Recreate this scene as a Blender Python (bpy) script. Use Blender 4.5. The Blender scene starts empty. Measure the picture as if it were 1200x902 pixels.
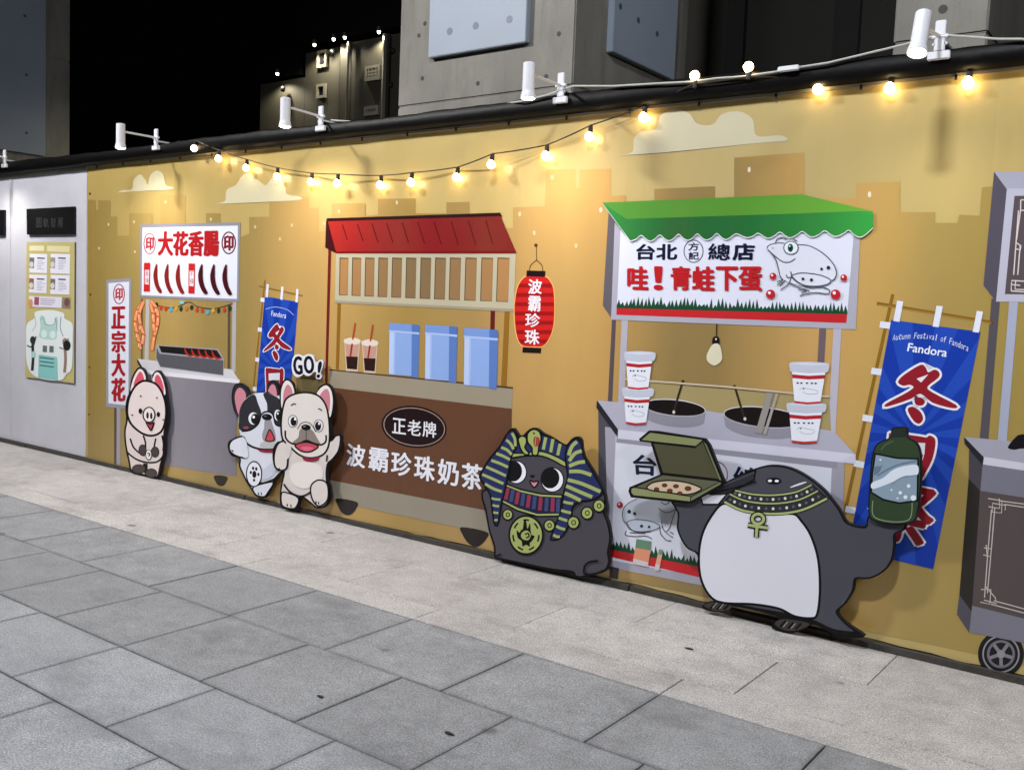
import bpy, bmesh, math, random
from mathutils import Vector, Matrix
random.seed(7)
scene = bpy.context.scene
COL = scene.collection

# ------------------------------------------------------------------ camera
F_PX = 1115.067                    # focal length in pixels of the 1200 px wide photograph
YAW, PITCH, ROLL = -0.63740538, -0.07922594, 0.04036621
CAM_H, WALL_D = 1.64, 4.9305       # eye height, distance of the hoarding (its face is the plane y = 0)
cy, sy, cp, sp = math.cos(YAW), math.sin(YAW), math.cos(PITCH), math.sin(PITCH)
FWD = Vector((sy*cp, cy*cp, sp)); _rt = Vector((cy, -sy, 0)); _up = _rt.cross(FWD)
RT = _rt*math.cos(ROLL) + _up*math.sin(ROLL)
UP = _up*math.cos(ROLL) - _rt*math.sin(ROLL)
CAM = Vector((0, -WALL_D, CAM_H))
cam_d = bpy.data.cameras.new('camera'); cam = bpy.data.objects.new('camera', cam_d); COL.objects.link(cam)
cam_d.sensor_width = 36; cam_d.sensor_fit = 'HORIZONTAL'; cam_d.lens = 36*F_PX/1200
cam_d.clip_start = 0.05; cam_d.clip_end = 2000
m3 = Matrix((RT, UP, -FWD)).transposed()
cam.matrix_world = Matrix.Translation(CAM) @ m3.to_4x4()
scene.camera = cam

# ------------------------------------------------------------------ world (night) and exposure
w = bpy.data.worlds.new('World'); scene.world = w; w.use_nodes = True
bg = w.node_tree.nodes['Background']; bg.inputs[0].default_value = (0.30, 0.36, 0.5, 1); bg.inputs[1].default_value = 0.0012
scene.view_settings.view_transform = 'Standard'; scene.view_settings.look = 'None'
scene.view_settings.exposure = 0.0; scene.view_settings.gamma = 1.0
scene.cycles.max_bounces = 5; scene.cycles.use_denoising = True
scene.cycles.sample_clamp_indirect = 4

# lamp strengths (street lamps behind the camera, arm spotlights on the hoarding, bulbs)
STREET = [((-9.5, -5.0, 7.2), 1250, (1.0, 0.98, 0.97), 'far left'),
          ((-1.4, -5.3, 7.2), 780, (0.88, 0.93, 1.0), 'behind'),
          ((8.5, -6.0, 7.2), 650, (0.95, 0.96, 1.0), 'far right')]
SPOT_W = 56
BULB_E = 23

# ------------------------------------------------------------------ projection helpers: the photograph's pixels onto real planes
def ray(px, py): return FWD + RT*((px-600)/F_PX) - UP*((py-451)/F_PX)
def W(px, py, off=0.0):            # point on the plane y = -off
    d = ray(px, py); return CAM + d*((WALL_D-off)/d.y)
def onX(px, py, X):                # point on the plane x = X
    d = ray(px, py); return CAM + d*(X/d.x)

def lin(c):
    return tuple((v/12.92 if v <= .04045 else ((v+.055)/1.055)**2.4) for v in c)
def hexc(h):
    return lin(tuple(int(h[i:i+2], 16)/255 for i in (0, 2, 4)))

# ------------------------------------------------------------------ materials
MATS = {}
def new_mat(name):
    m = bpy.data.materials.new(name); m.use_nodes = True
    nt = m.node_tree; return m, nt, nt.nodes['Principled BSDF']
def node(nt, t, **k):
    n = nt.nodes.new(t)
    for a, b in k.items():
        if a in n.inputs.keys(): n.inputs[a].default_value = b
        else: setattr(n, a, b)
    return n
def mixc(nt, fac, a, b, mode='MIX'):
    n = nt.nodes.new('ShaderNodeMix'); n.data_type = 'RGBA'; n.blend_type = mode
    for i, v in ((0, fac), (6, a), (7, b)):
        if hasattr(v, 'is_output'): nt.links.new(v, n.inputs[i])
        elif i == 0: n.inputs[0].default_value = v
        else: n.inputs[i].default_value = (*v[:3], 1)
    return n.outputs[2]
def ramp(nt, fac, stops, interp='LINEAR'):
    n = nt.nodes.new('ShaderNodeValToRGB'); n.color_ramp.interpolation = interp
    e = n.color_ramp.elements
    while len(e) < len(stops): e.new(0.5)
    for i, (p, c) in enumerate(stops):
        e[i].position = p; e[i].color = (*c[:3], 1) if not isinstance(c, (int, float)) else (c, c, c, 1)
    nt.links.new(fac, n.inputs[0]); return n.outputs[0]
def noise(nt, scale, vec=None, detail=4, rough=.55, mul=(1, 1, 1)):
    g = nt.nodes.new('ShaderNodeNewGeometry') if vec is None else None
    mp = nt.nodes.new('ShaderNodeMapping'); mp.inputs['Scale'].default_value = mul
    nt.links.new(g.outputs['Position'] if g else vec, mp.inputs[0])
    n = node(nt, 'ShaderNodeTexNoise', Scale=scale, Detail=detail, Roughness=rough)
    nt.links.new(mp.outputs[0], n.inputs['Vector']); return n.outputs['Fac']
def bump(nt, b, h, strength, dist):
    n = node(nt, 'ShaderNodeBump', Strength=strength, Distance=dist)
    nt.links.new(h, n.inputs['Height']); nt.links.new(n.outputs[0], b.inputs['Normal'])

def add_cloth_relief(nt, b):
    # creases of the printed sheet: broad vertical waves and fine weave
    a = noise(nt, 1.0, mul=(2.6, 1, .55), detail=3)
    c = noise(nt, 1.0, mul=(9, 1, 1.2), detail=2)
    s = node(nt, 'ShaderNodeMath', operation='MULTIPLY_ADD'); s.inputs[1].default_value = .25
    nt.links.new(c, s.inputs[0]); nt.links.new(a, s.inputs[2])
    g = nt.nodes.new('ShaderNodeNewGeometry'); sx = nt.nodes.new('ShaderNodeSeparateXYZ'); nt.links.new(g.outputs['Position'], sx.inputs[0])
    pp = node(nt, 'ShaderNodeMath', operation='PINGPONG'); pp.inputs[1].default_value = .4575; nt.links.new(sx.outputs[0], pp.inputs[0])
    rg = ramp(nt, pp.outputs[0], [(0.0, 0.0), (.012, 1.0)])
    s2 = node(nt, 'ShaderNodeMath', operation='MULTIPLY_ADD'); s2.inputs[1].default_value = .05
    nt.links.new(rg, s2.inputs[0]); nt.links.new(s.outputs[0], s2.inputs[2])
    bump(nt, b, s2.outputs[0], .45, .03)

def pmat(h, kind='print'):
    """flat printed colour; kind 'print' = glossy sheet on the hoarding, 'board' = matt cut-out board"""
    key = (h, kind)
    if key in MATS: return MATS[key]
    m, nt, b = new_mat('%s_%s' % (kind, h)); c = hexc(h)
    n = noise(nt, 3.0, detail=5)
    out = mixc(nt, ramp(nt, n, [(.3, .0), (.75, .10 if kind == 'print' else .07)]), c, tuple(v*.55+(.012 if max(c) > .05 else 0) for v in c))
    nt.links.new(out, b.inputs['Base Color'])
    b.inputs['Roughness'].default_value = .32 if kind == 'print' else .5
    b.inputs['Specular IOR Level'].default_value = .26 if kind == 'print' else .18
    if kind == 'print': add_cloth_relief(nt, b)
    MATS[key] = m; return m

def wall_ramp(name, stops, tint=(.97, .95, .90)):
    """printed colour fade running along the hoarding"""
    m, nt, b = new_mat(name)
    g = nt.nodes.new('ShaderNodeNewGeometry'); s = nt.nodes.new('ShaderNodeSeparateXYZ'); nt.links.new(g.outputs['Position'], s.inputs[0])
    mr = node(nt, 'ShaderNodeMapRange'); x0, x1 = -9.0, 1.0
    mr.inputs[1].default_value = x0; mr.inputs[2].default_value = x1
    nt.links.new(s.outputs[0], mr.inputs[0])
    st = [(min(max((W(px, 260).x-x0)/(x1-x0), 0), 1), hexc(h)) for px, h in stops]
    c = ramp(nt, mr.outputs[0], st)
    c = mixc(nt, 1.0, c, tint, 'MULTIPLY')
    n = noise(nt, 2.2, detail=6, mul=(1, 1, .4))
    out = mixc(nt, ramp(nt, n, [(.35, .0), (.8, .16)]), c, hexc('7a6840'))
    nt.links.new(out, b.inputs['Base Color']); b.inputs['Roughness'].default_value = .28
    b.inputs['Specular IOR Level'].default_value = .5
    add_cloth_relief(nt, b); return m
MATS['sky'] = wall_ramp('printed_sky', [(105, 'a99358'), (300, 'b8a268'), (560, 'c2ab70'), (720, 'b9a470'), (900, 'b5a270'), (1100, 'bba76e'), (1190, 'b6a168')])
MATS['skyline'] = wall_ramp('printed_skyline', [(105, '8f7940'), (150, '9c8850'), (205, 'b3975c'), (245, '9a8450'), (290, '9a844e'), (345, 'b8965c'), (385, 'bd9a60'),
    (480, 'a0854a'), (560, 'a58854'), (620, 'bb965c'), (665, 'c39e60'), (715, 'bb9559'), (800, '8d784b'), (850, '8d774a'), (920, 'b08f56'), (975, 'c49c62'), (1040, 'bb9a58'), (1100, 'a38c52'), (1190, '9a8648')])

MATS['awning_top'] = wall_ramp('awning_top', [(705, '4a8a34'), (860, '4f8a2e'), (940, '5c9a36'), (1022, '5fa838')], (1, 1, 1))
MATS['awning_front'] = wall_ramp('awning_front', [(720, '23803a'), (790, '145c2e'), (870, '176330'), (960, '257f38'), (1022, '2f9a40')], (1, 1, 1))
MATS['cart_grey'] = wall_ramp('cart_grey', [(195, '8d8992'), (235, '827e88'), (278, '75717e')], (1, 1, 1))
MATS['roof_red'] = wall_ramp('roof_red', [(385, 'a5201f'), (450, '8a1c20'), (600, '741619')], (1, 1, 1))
def simple(name, h, rough=.5, metal=0, var=.1, sc=8, b_s=0, b_d=.003, spec=.5):
    if name in MATS: return MATS[name]
    m, nt, b = new_mat(name); c = hexc(h)
    n = noise(nt, sc, detail=6)
    nt.links.new(mixc(nt, ramp(nt, n, [(.35, 0.), (.75, var*3)]), c, tuple(v*.5 for v in c)), b.inputs['Base Color'])
    b.inputs['Roughness'].default_value = rough; b.inputs['Metallic'].default_value = metal
    b.inputs['Specular IOR Level'].default_value = spec
    if b_s: bump(nt, b, noise(nt, sc*3, detail=5), b_s, b_d)
    MATS[name] = m; return m

def emis(name, col, s):
    m, nt, b = new_mat(name)
    b.inputs['Base Color'].default_value = (.9, .9, .9, 1)
    b.inputs['Emission Color'].default_value = (*col, 1); b.inputs['Emission Strength'].default_value = s
    return m

def stone(name, base, dark, light, speck=.5, obj_vary=True):
    m, nt, b = new_mat(name)
    big = noise(nt, .9, detail=6, rough=.6); mid = noise(nt, 7, detail=10, rough=.78); fine = noise(nt, 130, detail=4, rough=.85); f2 = noise(nt, 45, detail=6, rough=.85)
    c = mixc(nt, ramp(nt, big, [(.35, 0), (.65, 1)]), hexc(dark), hexc(base))
    c = mixc(nt, ramp(nt, mid, [(.45, 0), (.66, .75)]), c, hexc(light))
    c = mixc(nt, ramp(nt, mid, [(.33, .55), (.46, 0)]), c, tuple(v*.62 for v in hexc(dark)))
    c = mixc(nt, ramp(nt, f2, [(.38, .6), (.49, 0)]), c, tuple(v*.55 for v in hexc(dark)))
    c = mixc(nt, ramp(nt, fine, [(.40, speck), (.5, 0)]), c, tuple(v*.40 for v in hexc(dark)))
    c = mixc(nt, ramp(nt, fine, [(.53, 0), (.62, speck*.9)]), c, tuple(min(1, v*1.55) for v in hexc(light)))
    # gum spots and drag stains
    g = nt.nodes.new('ShaderNodeNewGeometry')
    v = node(nt, 'ShaderNodeTexVoronoi', Scale=1.7, Randomness=1.0); mp = nt.nodes.new('ShaderNodeMapping'); mp.inputs['Scale'].default_value = (1, 1.25, 1)
    wob = nt.nodes.new('ShaderNodeTexNoise'); wob.inputs['Scale'].default_value = 22
    add = nt.nodes.new('ShaderNodeVectorMath'); add.operation = 'MULTIPLY_ADD'; add.inputs[1].default_value = (.06, .06, 0)
    nt.links.new(g.outputs['Position'], wob.inputs['Vector']); nt.links.new(wob.outputs['Color'], add.inputs[0]); nt.links.new(g.outputs['Position'], add.inputs[2])
    nt.links.new(add.outputs[0], mp.inputs[0]); nt.links.new(mp.outputs[0], v.inputs['Vector'])
    c = mixc(nt, ramp(nt, v.outputs['Distance'], [(.04, .7), (.075, 0)]), c, hexc('3b3936'))
    st = noise(nt, 1.4, detail=7, rough=.75, mul=(1, 1.6, 1))
    c = mixc(nt, ramp(nt, st, [(.52, 0), (.64, .42)]), c, tuple(q*.5 for q in hexc(dark)))
    # dirt gathered along the slab edges
    tc = nt.nodes.new('ShaderNodeTexCoord'); sp_ = nt.nodes.new('ShaderNodeSeparateXYZ'); nt.links.new(tc.outputs['Generated'], sp_.inputs[0])
    ed = []
    for k in (0, 1):
        pg = node(nt, 'ShaderNodeMath', operation='PINGPONG'); pg.inputs[1].default_value = .5; nt.links.new(sp_.outputs[k], pg.inputs[0]); ed.append(pg)
    mn = node(nt, 'ShaderNodeMath', operation='MINIMUM'); nt.links.new(ed[0].outputs[0], mn.inputs[0]); nt.links.new(ed[1].outputs[0], mn.inputs[1])
    ad = node(nt, 'ShaderNodeMath', operation='MULTIPLY_ADD'); ad.inputs[1].default_value = -.035; nt.links.new(mid, ad.inputs[0]); nt.links.new(mn.outputs[0], ad.inputs[2])
    if name != 'pale_granite': c = mixc(nt, ramp(nt, ad.outputs[0], [(0, .3), (.010, 0)]), c, tuple(q*.4 for q in hexc(dark)))
    if obj_vary:
        oi = nt.nodes.new('ShaderNodeObjectInfo')
        c = mixc(nt, ramp(nt, oi.outputs['Random'], [(0, 0.), (1, .26)]), c, tuple(q*.62 for q in hexc(dark)))
    nt.links.new(c, b.inputs['Base Color'])
    nt.links.new(ramp(nt, mid, [(.3, .52), (.7, .75)]), b.inputs['Roughness'])
    bump(nt, b, f2, .6, .006); return m

M_LIGHT_STONE = stone('pale_granite', 'b4b0ad', '9a9796', 'c6c2bf', .7)
M_DARK_STONE = stone('grey_granite', '8a8c8f', '75777b', '9fa1a4', .65)
M_MID_STONE = stone('light_grey_granite', '94979b', '83868b', 'a9abaf', .7)
M_JOINT = simple('joint_dark', '2e2d2c', .9, var=.2)

def concrete(name, base, dark):  # board-marked, streaked
    m, nt, b = new_mat(name)
    big = noise(nt, .7, detail=7, rough=.6, mul=(1, 1, .6)); st = noise(nt, 3, detail=6, rough=.7, mul=(2.5, 2.5, .35)); f = noise(nt, 40, detail=4)
    c = mixc(nt, ramp(nt, big, [(.35, 0), (.65, 1)]), hexc(dark), hexc(base))
    c = mixc(nt, ramp(nt, st, [(.5, 0), (.8, .6)]), c, tuple(v*.6 for v in hexc(dark)))
    c = mixc(nt, ramp(nt, f, [(.62, 0), (.74, .5)]), c, tuple(v*.45 for v in hexc(dark)))
    nt.links.new(c, b.inputs['Base Color']); b.inputs['Roughness'].default_value = .75
    bump(nt, b, f, .4, .006); return m
M_CONC = concrete('cast_concrete', '8f8b83', '6b6962')

# ------------------------------------------------------------------ object helpers
def setp(o, label=None, cat=None, group=None, kind=None):
    for k, v in (('label', label), ('category', cat), ('group', group), ('kind', kind)):
        if v: o[k] = v
    return o
def empty(name, loc, label, cat, group=None):
    o = bpy.data.objects.new(name, None); o.location = loc; o.empty_display_size = .1; COL.objects.link(o)
    return setp(o, label, cat, group)
def wloc(p):
    v = Vector((0, 0, 0))
    while p is not None: v += p.location; p = p.parent
    return v
def mesh_obj(name, verts, faces, mats, fm=None, parent=None, smooth=False, label=None):
    o0 = wloc(parent) if parent else Vector((0, 0, 0))
    me = bpy.data.meshes.new(name); me.from_pydata([tuple(Vector(v)-o0) for v in verts], [], faces)
    for m in mats: me.materials.append(m)
    if fm: me.polygons.foreach_set('material_index', fm)
    if smooth: me.polygons.foreach_set('use_smooth', [True]*len(me.polygons))
    me.update()
    o = bpy.data.objects.new(name, me); COL.objects.link(o)
    if parent: o.parent = parent
    if label: o['label'] = label
    return o

class MB:
    def __init__(s): s.v = []; s.f = []; s.m = []
    def add(s, vs, fs, mi=0):
        k = len(s.v); s.v += [Vector(v) for v in vs]; s.f += [tuple(i+k for i in f) for f in fs]; s.m += [mi]*len(fs)
    def box(s, a, b, mi=0, bev=0):
        x0, x1 = sorted((a[0], b[0])); y0, y1 = sorted((a[1], b[1])); z0, z1 = sorted((a[2], b[2]))
        if bev:
            bm = bmesh.new(); bmesh.ops.create_cube(bm, size=1)
            for v in bm.verts: v.co = Vector(((x0+x1)/2+v.co.x*(x1-x0), (y0+y1)/2+v.co.y*(y1-y0), (z0+z1)/2+v.co.z*(z1-z0)))
            bmesh.ops.bevel(bm, geom=bm.edges[:], offset=bev, segments=2, affect='EDGES')
            bm.verts.index_update(); s.add([v.co.copy() for v in bm.verts], [[v.index for v in f.verts] for f in bm.faces], mi); bm.free(); return
        v = [(x, y, z) for x in (x0, x1) for y in (y0, y1) for z in (z0, z1)]
        s.add(v, [(0, 1, 3, 2), (4, 6, 7, 5), (0, 4, 5, 1), (2, 3, 7, 6), (0, 2, 6, 4), (1, 5, 7, 3)], mi)
    def lathe(s, p0, axis, prof, n=20, mi=0, capped=True):
        a = Vector(axis).normalized(); u = a.orthogonal().normalized(); w_ = a.cross(u); p0 = Vector(p0)
        vs = []; fs = []
        for (t, r) in prof:
            for k in range(n):
                th = 2*math.pi*k/n; vs.append(p0+a*t+(u*math.cos(th)+w_*math.sin(th))*r)
        for i in range(len(prof)-1):
            for k in range(n):
                fs.append((i*n+k, i*n+(k+1) % n, (i+1)*n+(k+1) % n, (i+1)*n+k))
        if capped: fs.append(tuple(range(n))[::-1]); fs.append(tuple((len(prof)-1)*n+k for k in range(n)))
        s.add(vs, fs, mi)
    def tube(s, pts, r, n=8, mi=0):
        pts = [Vector(p) for p in pts]; vs = []; fs = []
        for i, p in enumerate(pts):
            t = (pts[min(i+1, len(pts)-1)]-pts[max(i-1, 0)]).normalized()
            ref = Vector((0, 0, 1)) if abs(t.z) < .9 else Vector((1, 0, 0))
            u = t.cross(ref).normalized(); v = t.cross(u)
            for k in range(n):
                th = 2*math.pi*k/n; vs.append(p+(u*math.cos(th)+v*math.sin(th))*r)
        for i in range(len(pts)-1):
            for k in range(n): fs.append((i*n+k, i*n+(k+1) % n, (i+1)*n+(k+1) % n, (i+1)*n+k))
        fs.append(tuple(range(n))); fs.append(tuple((len(pts)-1)*n+k for k in range(n)))
        s.add(vs, fs, mi)
    def build(s, name, mats, parent=None, smooth=False, label=None):
        if not isinstance(mats, (list, tuple)): mats = [mats]
        o = mesh_obj(name, s.v, s.f, mats, s.m, parent, smooth, label)
        if smooth:
            try: o.data.set_sharp_from_angle(angle=math.radians(35))
            except Exception: pass
        return o

# ------------------------------------------------------------------ flat print helpers (all points in photograph pixels)
def crop(ox, oy, s): return lambda *pts: [(ox+p[0]/s, oy+p[1]/s) for p in pts]
def cr(pts, closed=True, n=5):
    """smooth curve through the points"""
    N = len(pts); out = []
    rng = range(N) if closed else range(N-1)
    for i in rng:
        if closed: p = [pts[(i+k) % N] for k in (-1, 0, 1, 2)]
        else: p = [pts[max(0, min(N-1, i+k))] for k in (-1, 0, 1, 2)]
        for j in range(n):
            t = j/n
            out.append(tuple(.5*((2*p[1][a])+(-p[0][a]+p[2][a])*t+(2*p[0][a]-5*p[1][a]+4*p[2][a]-p[3][a])*t*t+(-p[0][a]+3*p[1][a]-3*p[2][a]+p[3][a])*t**3) for a in (0, 1)))
    if not closed: out.append(pts[-1])
    return out
def area(p): return .5*sum(p[i][0]*p[(i+1) % len(p)][1]-p[(i+1) % len(p)][0]*p[i][1] for i in range(len(p)))
def grow(pts, d):
    """closed outline moved outwards by d px"""
    s = 1 if area(pts) > 0 else -1; N = len(pts); out = []
    for i in range(N):
        a, b, c = pts[i-1], pts[i], pts[(i+1) % N]
        e1 = (b[0]-a[0], b[1]-a[1]); e2 = (c[0]-b[0], c[1]-b[1])
        l1 = math.hypot(*e1) or 1e-6; l2 = math.hypot(*e2) or 1e-6
        n1 = (e1[1]/l1, -e1[0]/l1); n2 = (e2[1]/l2, -e2[0]/l2)
        nx, ny = n1[0]+n2[0], n1[1]+n2[1]; q = max(.35, (nx*nx+ny*ny)/2)
        out.append((b[0]+s*d*nx/q, b[1]+s*d*ny/q))
    return out
def ell(cx, cy_, rx, ry, rot=0, n=24):
    c, s = math.cos(rot), math.sin(rot)
    return [(cx+rx*math.cos(t)*c-ry*math.sin(t)*s, cy_+rx*math.cos(t)*s+ry*math.sin(t)*c) for t in [2*math.pi*k/n for k in range(n)]]

GLYPH = {}
def glyph_mesh(s, bold, spacing=1.0):
    key = (s, bold, spacing)
    if key in GLYPH: return GLYPH[key]
    cu = bpy.data.curves.new('lettering', 'FONT'); cu.body = s; cu.offset = bold; cu.resolution_u = 3; cu.space_character = spacing
    cu.fill_mode = 'FRONT'
    ob = bpy.data.objects.new('lettering', cu); COL.objects.link(ob)
    me = bpy.data.meshes.new_from_object(ob.evaluated_get(bpy.context.evaluated_depsgraph_get()))
    vs = [(v.co.x, v.co.y) for v in me.vertices]; fs = [tuple(p.vertices) for p in me.polygons]
    bpy.data.objects.remove(ob); bpy.data.curves.remove(cu); bpy.data.meshes.remove(me)
    GLYPH[key] = (vs, fs); return GLYPH[key]

STEP = .00015
LN = '0a090b'
class Art:
    """layers of flat print on the plane y = -(off), later shapes lie a hair in front of earlier ones"""
    def __init__(s, off, kind='print', k0=0): s.off = .0070+(off-.0070)*.6 if kind == 'print' else off; s.kind = kind; s.mb = MB(); s.mats = []; s.k = k0
    def mi(s, c):
        m = MATS[c] if c in MATS else pmat(c, s.kind)
        if m not in s.mats: s.mats.append(m)
        return s.mats.index(m)
    def raw(s, pts, faces, c):
        o = s.off+s.k*STEP; s.mb.add([W(p[0], p[1], o) for p in pts], faces, s.mi(c))
    def poly(s, pts, c, new=True):
        if new: s.k += 1
        if area(pts) > 0: pts = pts[::-1]
        s.raw(pts, [tuple(range(len(pts)))], c)
    def sm(s, pts, c, new=True, n=5): s.poly(cr(pts, True, n), c, new)
    def outl(s, pts, c, line='17161a', w=1.2, smooth=True, n=5):
        """filled shape with a drawn outline of width w centred on pts"""
        p = cr(pts, True, n) if smooth else pts
        w *= 1.7 if s.kind == 'board' else 1
        s.poly(grow(p, w/2), line); s.poly(grow(p, -w/2), c)
    def ell(s, cx, cy_, rx, ry, c, rot=0, new=True, n=24): s.poly(ell(cx, cy_, rx, ry, rot, n), c, new)
    def ring(s, cx, cy_, rx, ry, w, c, rot=0):
        s.k += 1; a = ell(cx, cy_, rx+w/2, ry+w/2, rot, 32); b = ell(cx, cy_, rx-w/2, ry-w/2, rot, 32)
        s.raw(a+b, [(i, 32+i, 32+(i+1) % 32, (i+1) % 32) for i in range(32)], c)
    def line(s, pts, w, c, smooth=True, new=True, taper=False, n=5):
        if new: s.k += 1
        if s.kind == 'board' and c == LN and w < 3: w *= 1.75
        p = cr(pts, False, n) if smooth and len(pts) > 2 else pts
        L, R_ = [], []
        for i in range(len(p)):
            a = p[max(i-1, 0)]; b = p[min(i+1, len(p)-1)]; dx, dy = b[0]-a[0], b[1]-a[1]; l = math.hypot(dx, dy) or 1
            ww = w/2*(math.sin(math.pi*(i+.6)/(len(p)+.2))**.6 if taper else 1)
            L.append((p[i][0]-dy/l*ww, p[i][1]+dx/l*ww)); R_.append((p[i][0]+dy/l*ww, p[i][1]-dx/l*ww))
        N = len(p); s.raw(L+R_, [(i, i+1, N+i+1, N+i) for i in range(N-1)], c)
    def text(s, st, quad, c, bold=.02, outline=None, oc='e8e8f0', spacing=1.0, new=True):
        """lettering stretched into quad = TL, TR, BR, BL"""
        v0, _ = glyph_mesh(st, 0, spacing)
        xs = [v[0] for v in v0]; ys = [v[1] for v in v0]; x0, x1, y0, y1 = min(xs), max(xs), min(ys), max(ys)
        def mp(v):
            u = (v[0]-x0)/(x1-x0); t = (y1-v[1])/(y1-y0); a, b, d, e = quad
            return tuple((a[i]*(1-u)+b[i]*u)*(1-t)+(e[i]*(1-u)+d[i]*u)*t for i in (0, 1))
        h = math.hypot(quad[3][0]-quad[0][0], quad[3][1]-quad[0][1])
        vs, fs = glyph_mesh(st, 0, spacing); P = [mp(v) for v in vs]; d = bold*h*.85
        for i, (dx, dy) in enumerate(((0, 0), (-d, 0), (d, 0), (0, -d*.7), (0, d*.7), (-d*.7, -d*.5), (d*.7, d*.5), (d*.7, -d*.5), (-d*.7, d*.5)) if bold*h > .25 else ((0, 0),)):
            s.k += .15 if (i or not new) else 1
            s.raw([(p[0]+dx, p[1]+dy) for p in P], fs, c)
    def build(s, name, parent, label=None): return s.mb.build(name, s.mats, parent, label=label)

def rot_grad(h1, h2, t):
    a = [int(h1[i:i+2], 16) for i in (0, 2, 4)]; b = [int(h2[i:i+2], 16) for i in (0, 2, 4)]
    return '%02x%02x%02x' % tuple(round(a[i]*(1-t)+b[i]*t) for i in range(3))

# ================================================================== SETTING
mesh_obj('ground', [(-150, -150, -.03), (150, -150, -.03), (150, 150, -.03), (-150, 150, -.03)], [(0, 1, 2, 3)], [M_JOINT])['kind'] = 'structure'
pav = bpy.data.objects.new('pavement', None); COL.objects.link(pav); pav['kind'] = 'structure'
SLABS = {}
def slab(x0, x1, y0, y1, mat, gap, lift=0):
    w_, d_ = x1-x0-gap, y1-y0-gap; key = (round(w_, 3), round(d_, 3), mat.name)
    if key not in SLABS:
        b = .0025; h = .028
        v = []
        for (z, e) in ((-h, 0), (-b, 0), (0, b)):
            v += [(-w_/2+e, -d_/2+e, z), (w_/2-e, -d_/2+e, z), (w_/2-e, d_/2-e, z), (-w_/2+e, d_/2-e, z)]
        f = [(i+k*4, (i+1) % 4+k*4, (i+1) % 4+4+k*4, i+4+k*4) for k in (0, 1) for i in range(4)]+[(8, 9, 10, 11)]
        me = bpy.data.meshes.new('paving_slab'); me.from_pydata(v, [], f); me.materials.append(mat); SLABS[key] = me
    o = bpy.data.objects.new('paving_slab', SLABS[key]); COL.objects.link(o); o.parent = pav
    o.location = ((x0+x1)/2, (y0+y1)/2, lift+random.uniform(-.0012, .0008)); o.rotation_euler = (random.uniform(-.0012, .0012), random.uniform(-.0012, .0012), 0)
rows = [(-.53, 0.06, M_LIGHT_STONE, -1.17, 1.22, .004), (-1.055, -.53, M_LIGHT_STONE, -1.59, 1.22, .005), (-1.28, -1.055, M_LIGHT_STONE, -1.835, 1.454, .006),
        (-1.896, -1.28, M_DARK_STONE, -1.835, .727, .0075), (-2.51, -1.896, M_DARK_STONE, -2.18, .607, .0075),
        (-3.01, -2.51, M_MID_STONE, -2.55, .727, .0075), (-3.52, -3.01, M_MID_STONE, -2.19, .727, .0075), (-4.03, -3.52, M_MID_STONE, -2.55, .727, .0075)]
for (a, b, m, x0, dx, gap) in rows:
    k0 = math.ceil((-13.5-x0)/dx) if b > -2.6 else math.ceil((-7-x0)/dx)
    k1 = math.floor((2.2-x0)/dx)
    for k in range(k0, k1): slab(x0+k*dx, x0+(k+1)*dx, a, b, m, gap)
apron = mesh_obj('pavement_apron', [(-60, -60, -.002), (60, -60, -.002), (60, -4.035, -.002), (-60, -4.035, -.002)], [(0, 1, 2, 3)], [M_MID_STONE])
apron['kind'] = 'structure'

M_WHITEP = simple('white_sheet_metal', 'bcbcc4', .45, var=.08, sc=2, b_s=.25, b_d=.02)
M_BLACKP = simple('black_plastic', '050404', .5, var=.1, sc=2, b_s=.5, b_d=.01, spec=.16)
M_DARKBASE = simple('dark_base_timber', '3d3934', .85, var=.3, sc=14, b_s=.8, b_d=.01)
M_ALU = simple('aluminium_rail', 'a9a08c', .4, .3)
M_LAMPW = simple('white_lamp_metal', 'd6d6da', .4, var=.03)
M_BLACK = simple('black_rubber', '121212', .5)
M_CABLE = simple('pale_cable', 'b9b7b0', .6)

# ---- hoarding with the printed sheet
XL, XR = -8.78, 2.6; ZB, ZT = 0.04, 2.83
mural = empty('hoarding_wall', (-3, 0, 0), 'yellow hoarding wall printed with cartoon food stalls, clouds and a skyline', 'wall')
b = MB(); b.box((XL, .0, .005), (XR, .09, 2.9)); b.build('hoarding_panel', simple('plywood', '6b5a3c', .8), mural)
# sheet: gently wavy, carries the flat base colour
def sheet():
    nx, nz = 220, 50; vs = []; fs = []
    for i in range(nx+1):
        x = XL+(XR-XL)*i/nx
        for j in range(nz+1):
            z = ZB+(ZT-ZB)*j/nz
            zz = z+(.003*math.sin(x*9)+.003*math.sin(x*23) if j == 0 else 0)
            vs.append((x, -.004-.0012*(1+math.sin(x*5.1+math.sin(z*2))), zz))
    for i in range(nx):
        for j in range(nz): fs.append((i*(nz+1)+j, (i+1)*(nz+1)+j, (i+1)*(nz+1)+j+1, i*(nz+1)+j+1))
    return mesh_obj('printed_sheet', vs, fs, [MATS['sky']], None, mural, True)
sheet()
b = MB()
for k in range(14): b.box((-13.5+k*1.2, -.030-.004*(k % 3), 0.0), (-13.5+k*1.2+1.194, -.001, .030+.003*(k*7 % 3)))
b = b; o = b.build('base_rail', M_DARKBASE, mural)
b = MB(); b.box((XL, -.022, ZT-.012), (XR, -.007, ZT+.004)); b.build('top_rail', M_ALU, mural)
b = MB()
for k in range(26):
    x = XL+.2+k*.44; b.box((x-.006, -.03, ZT-.03), (x+.006, -.0225, ZT-.004))
for (px, py) in ((103.8, 227), (104.5, 345), (103.5, 430), (103, 485)):
    p = W(px, py, .01); b.lathe((p.x+.02, -.014, p.z), (0, 1, 0), [(0, .006), (.008, .012)], 8)
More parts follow.
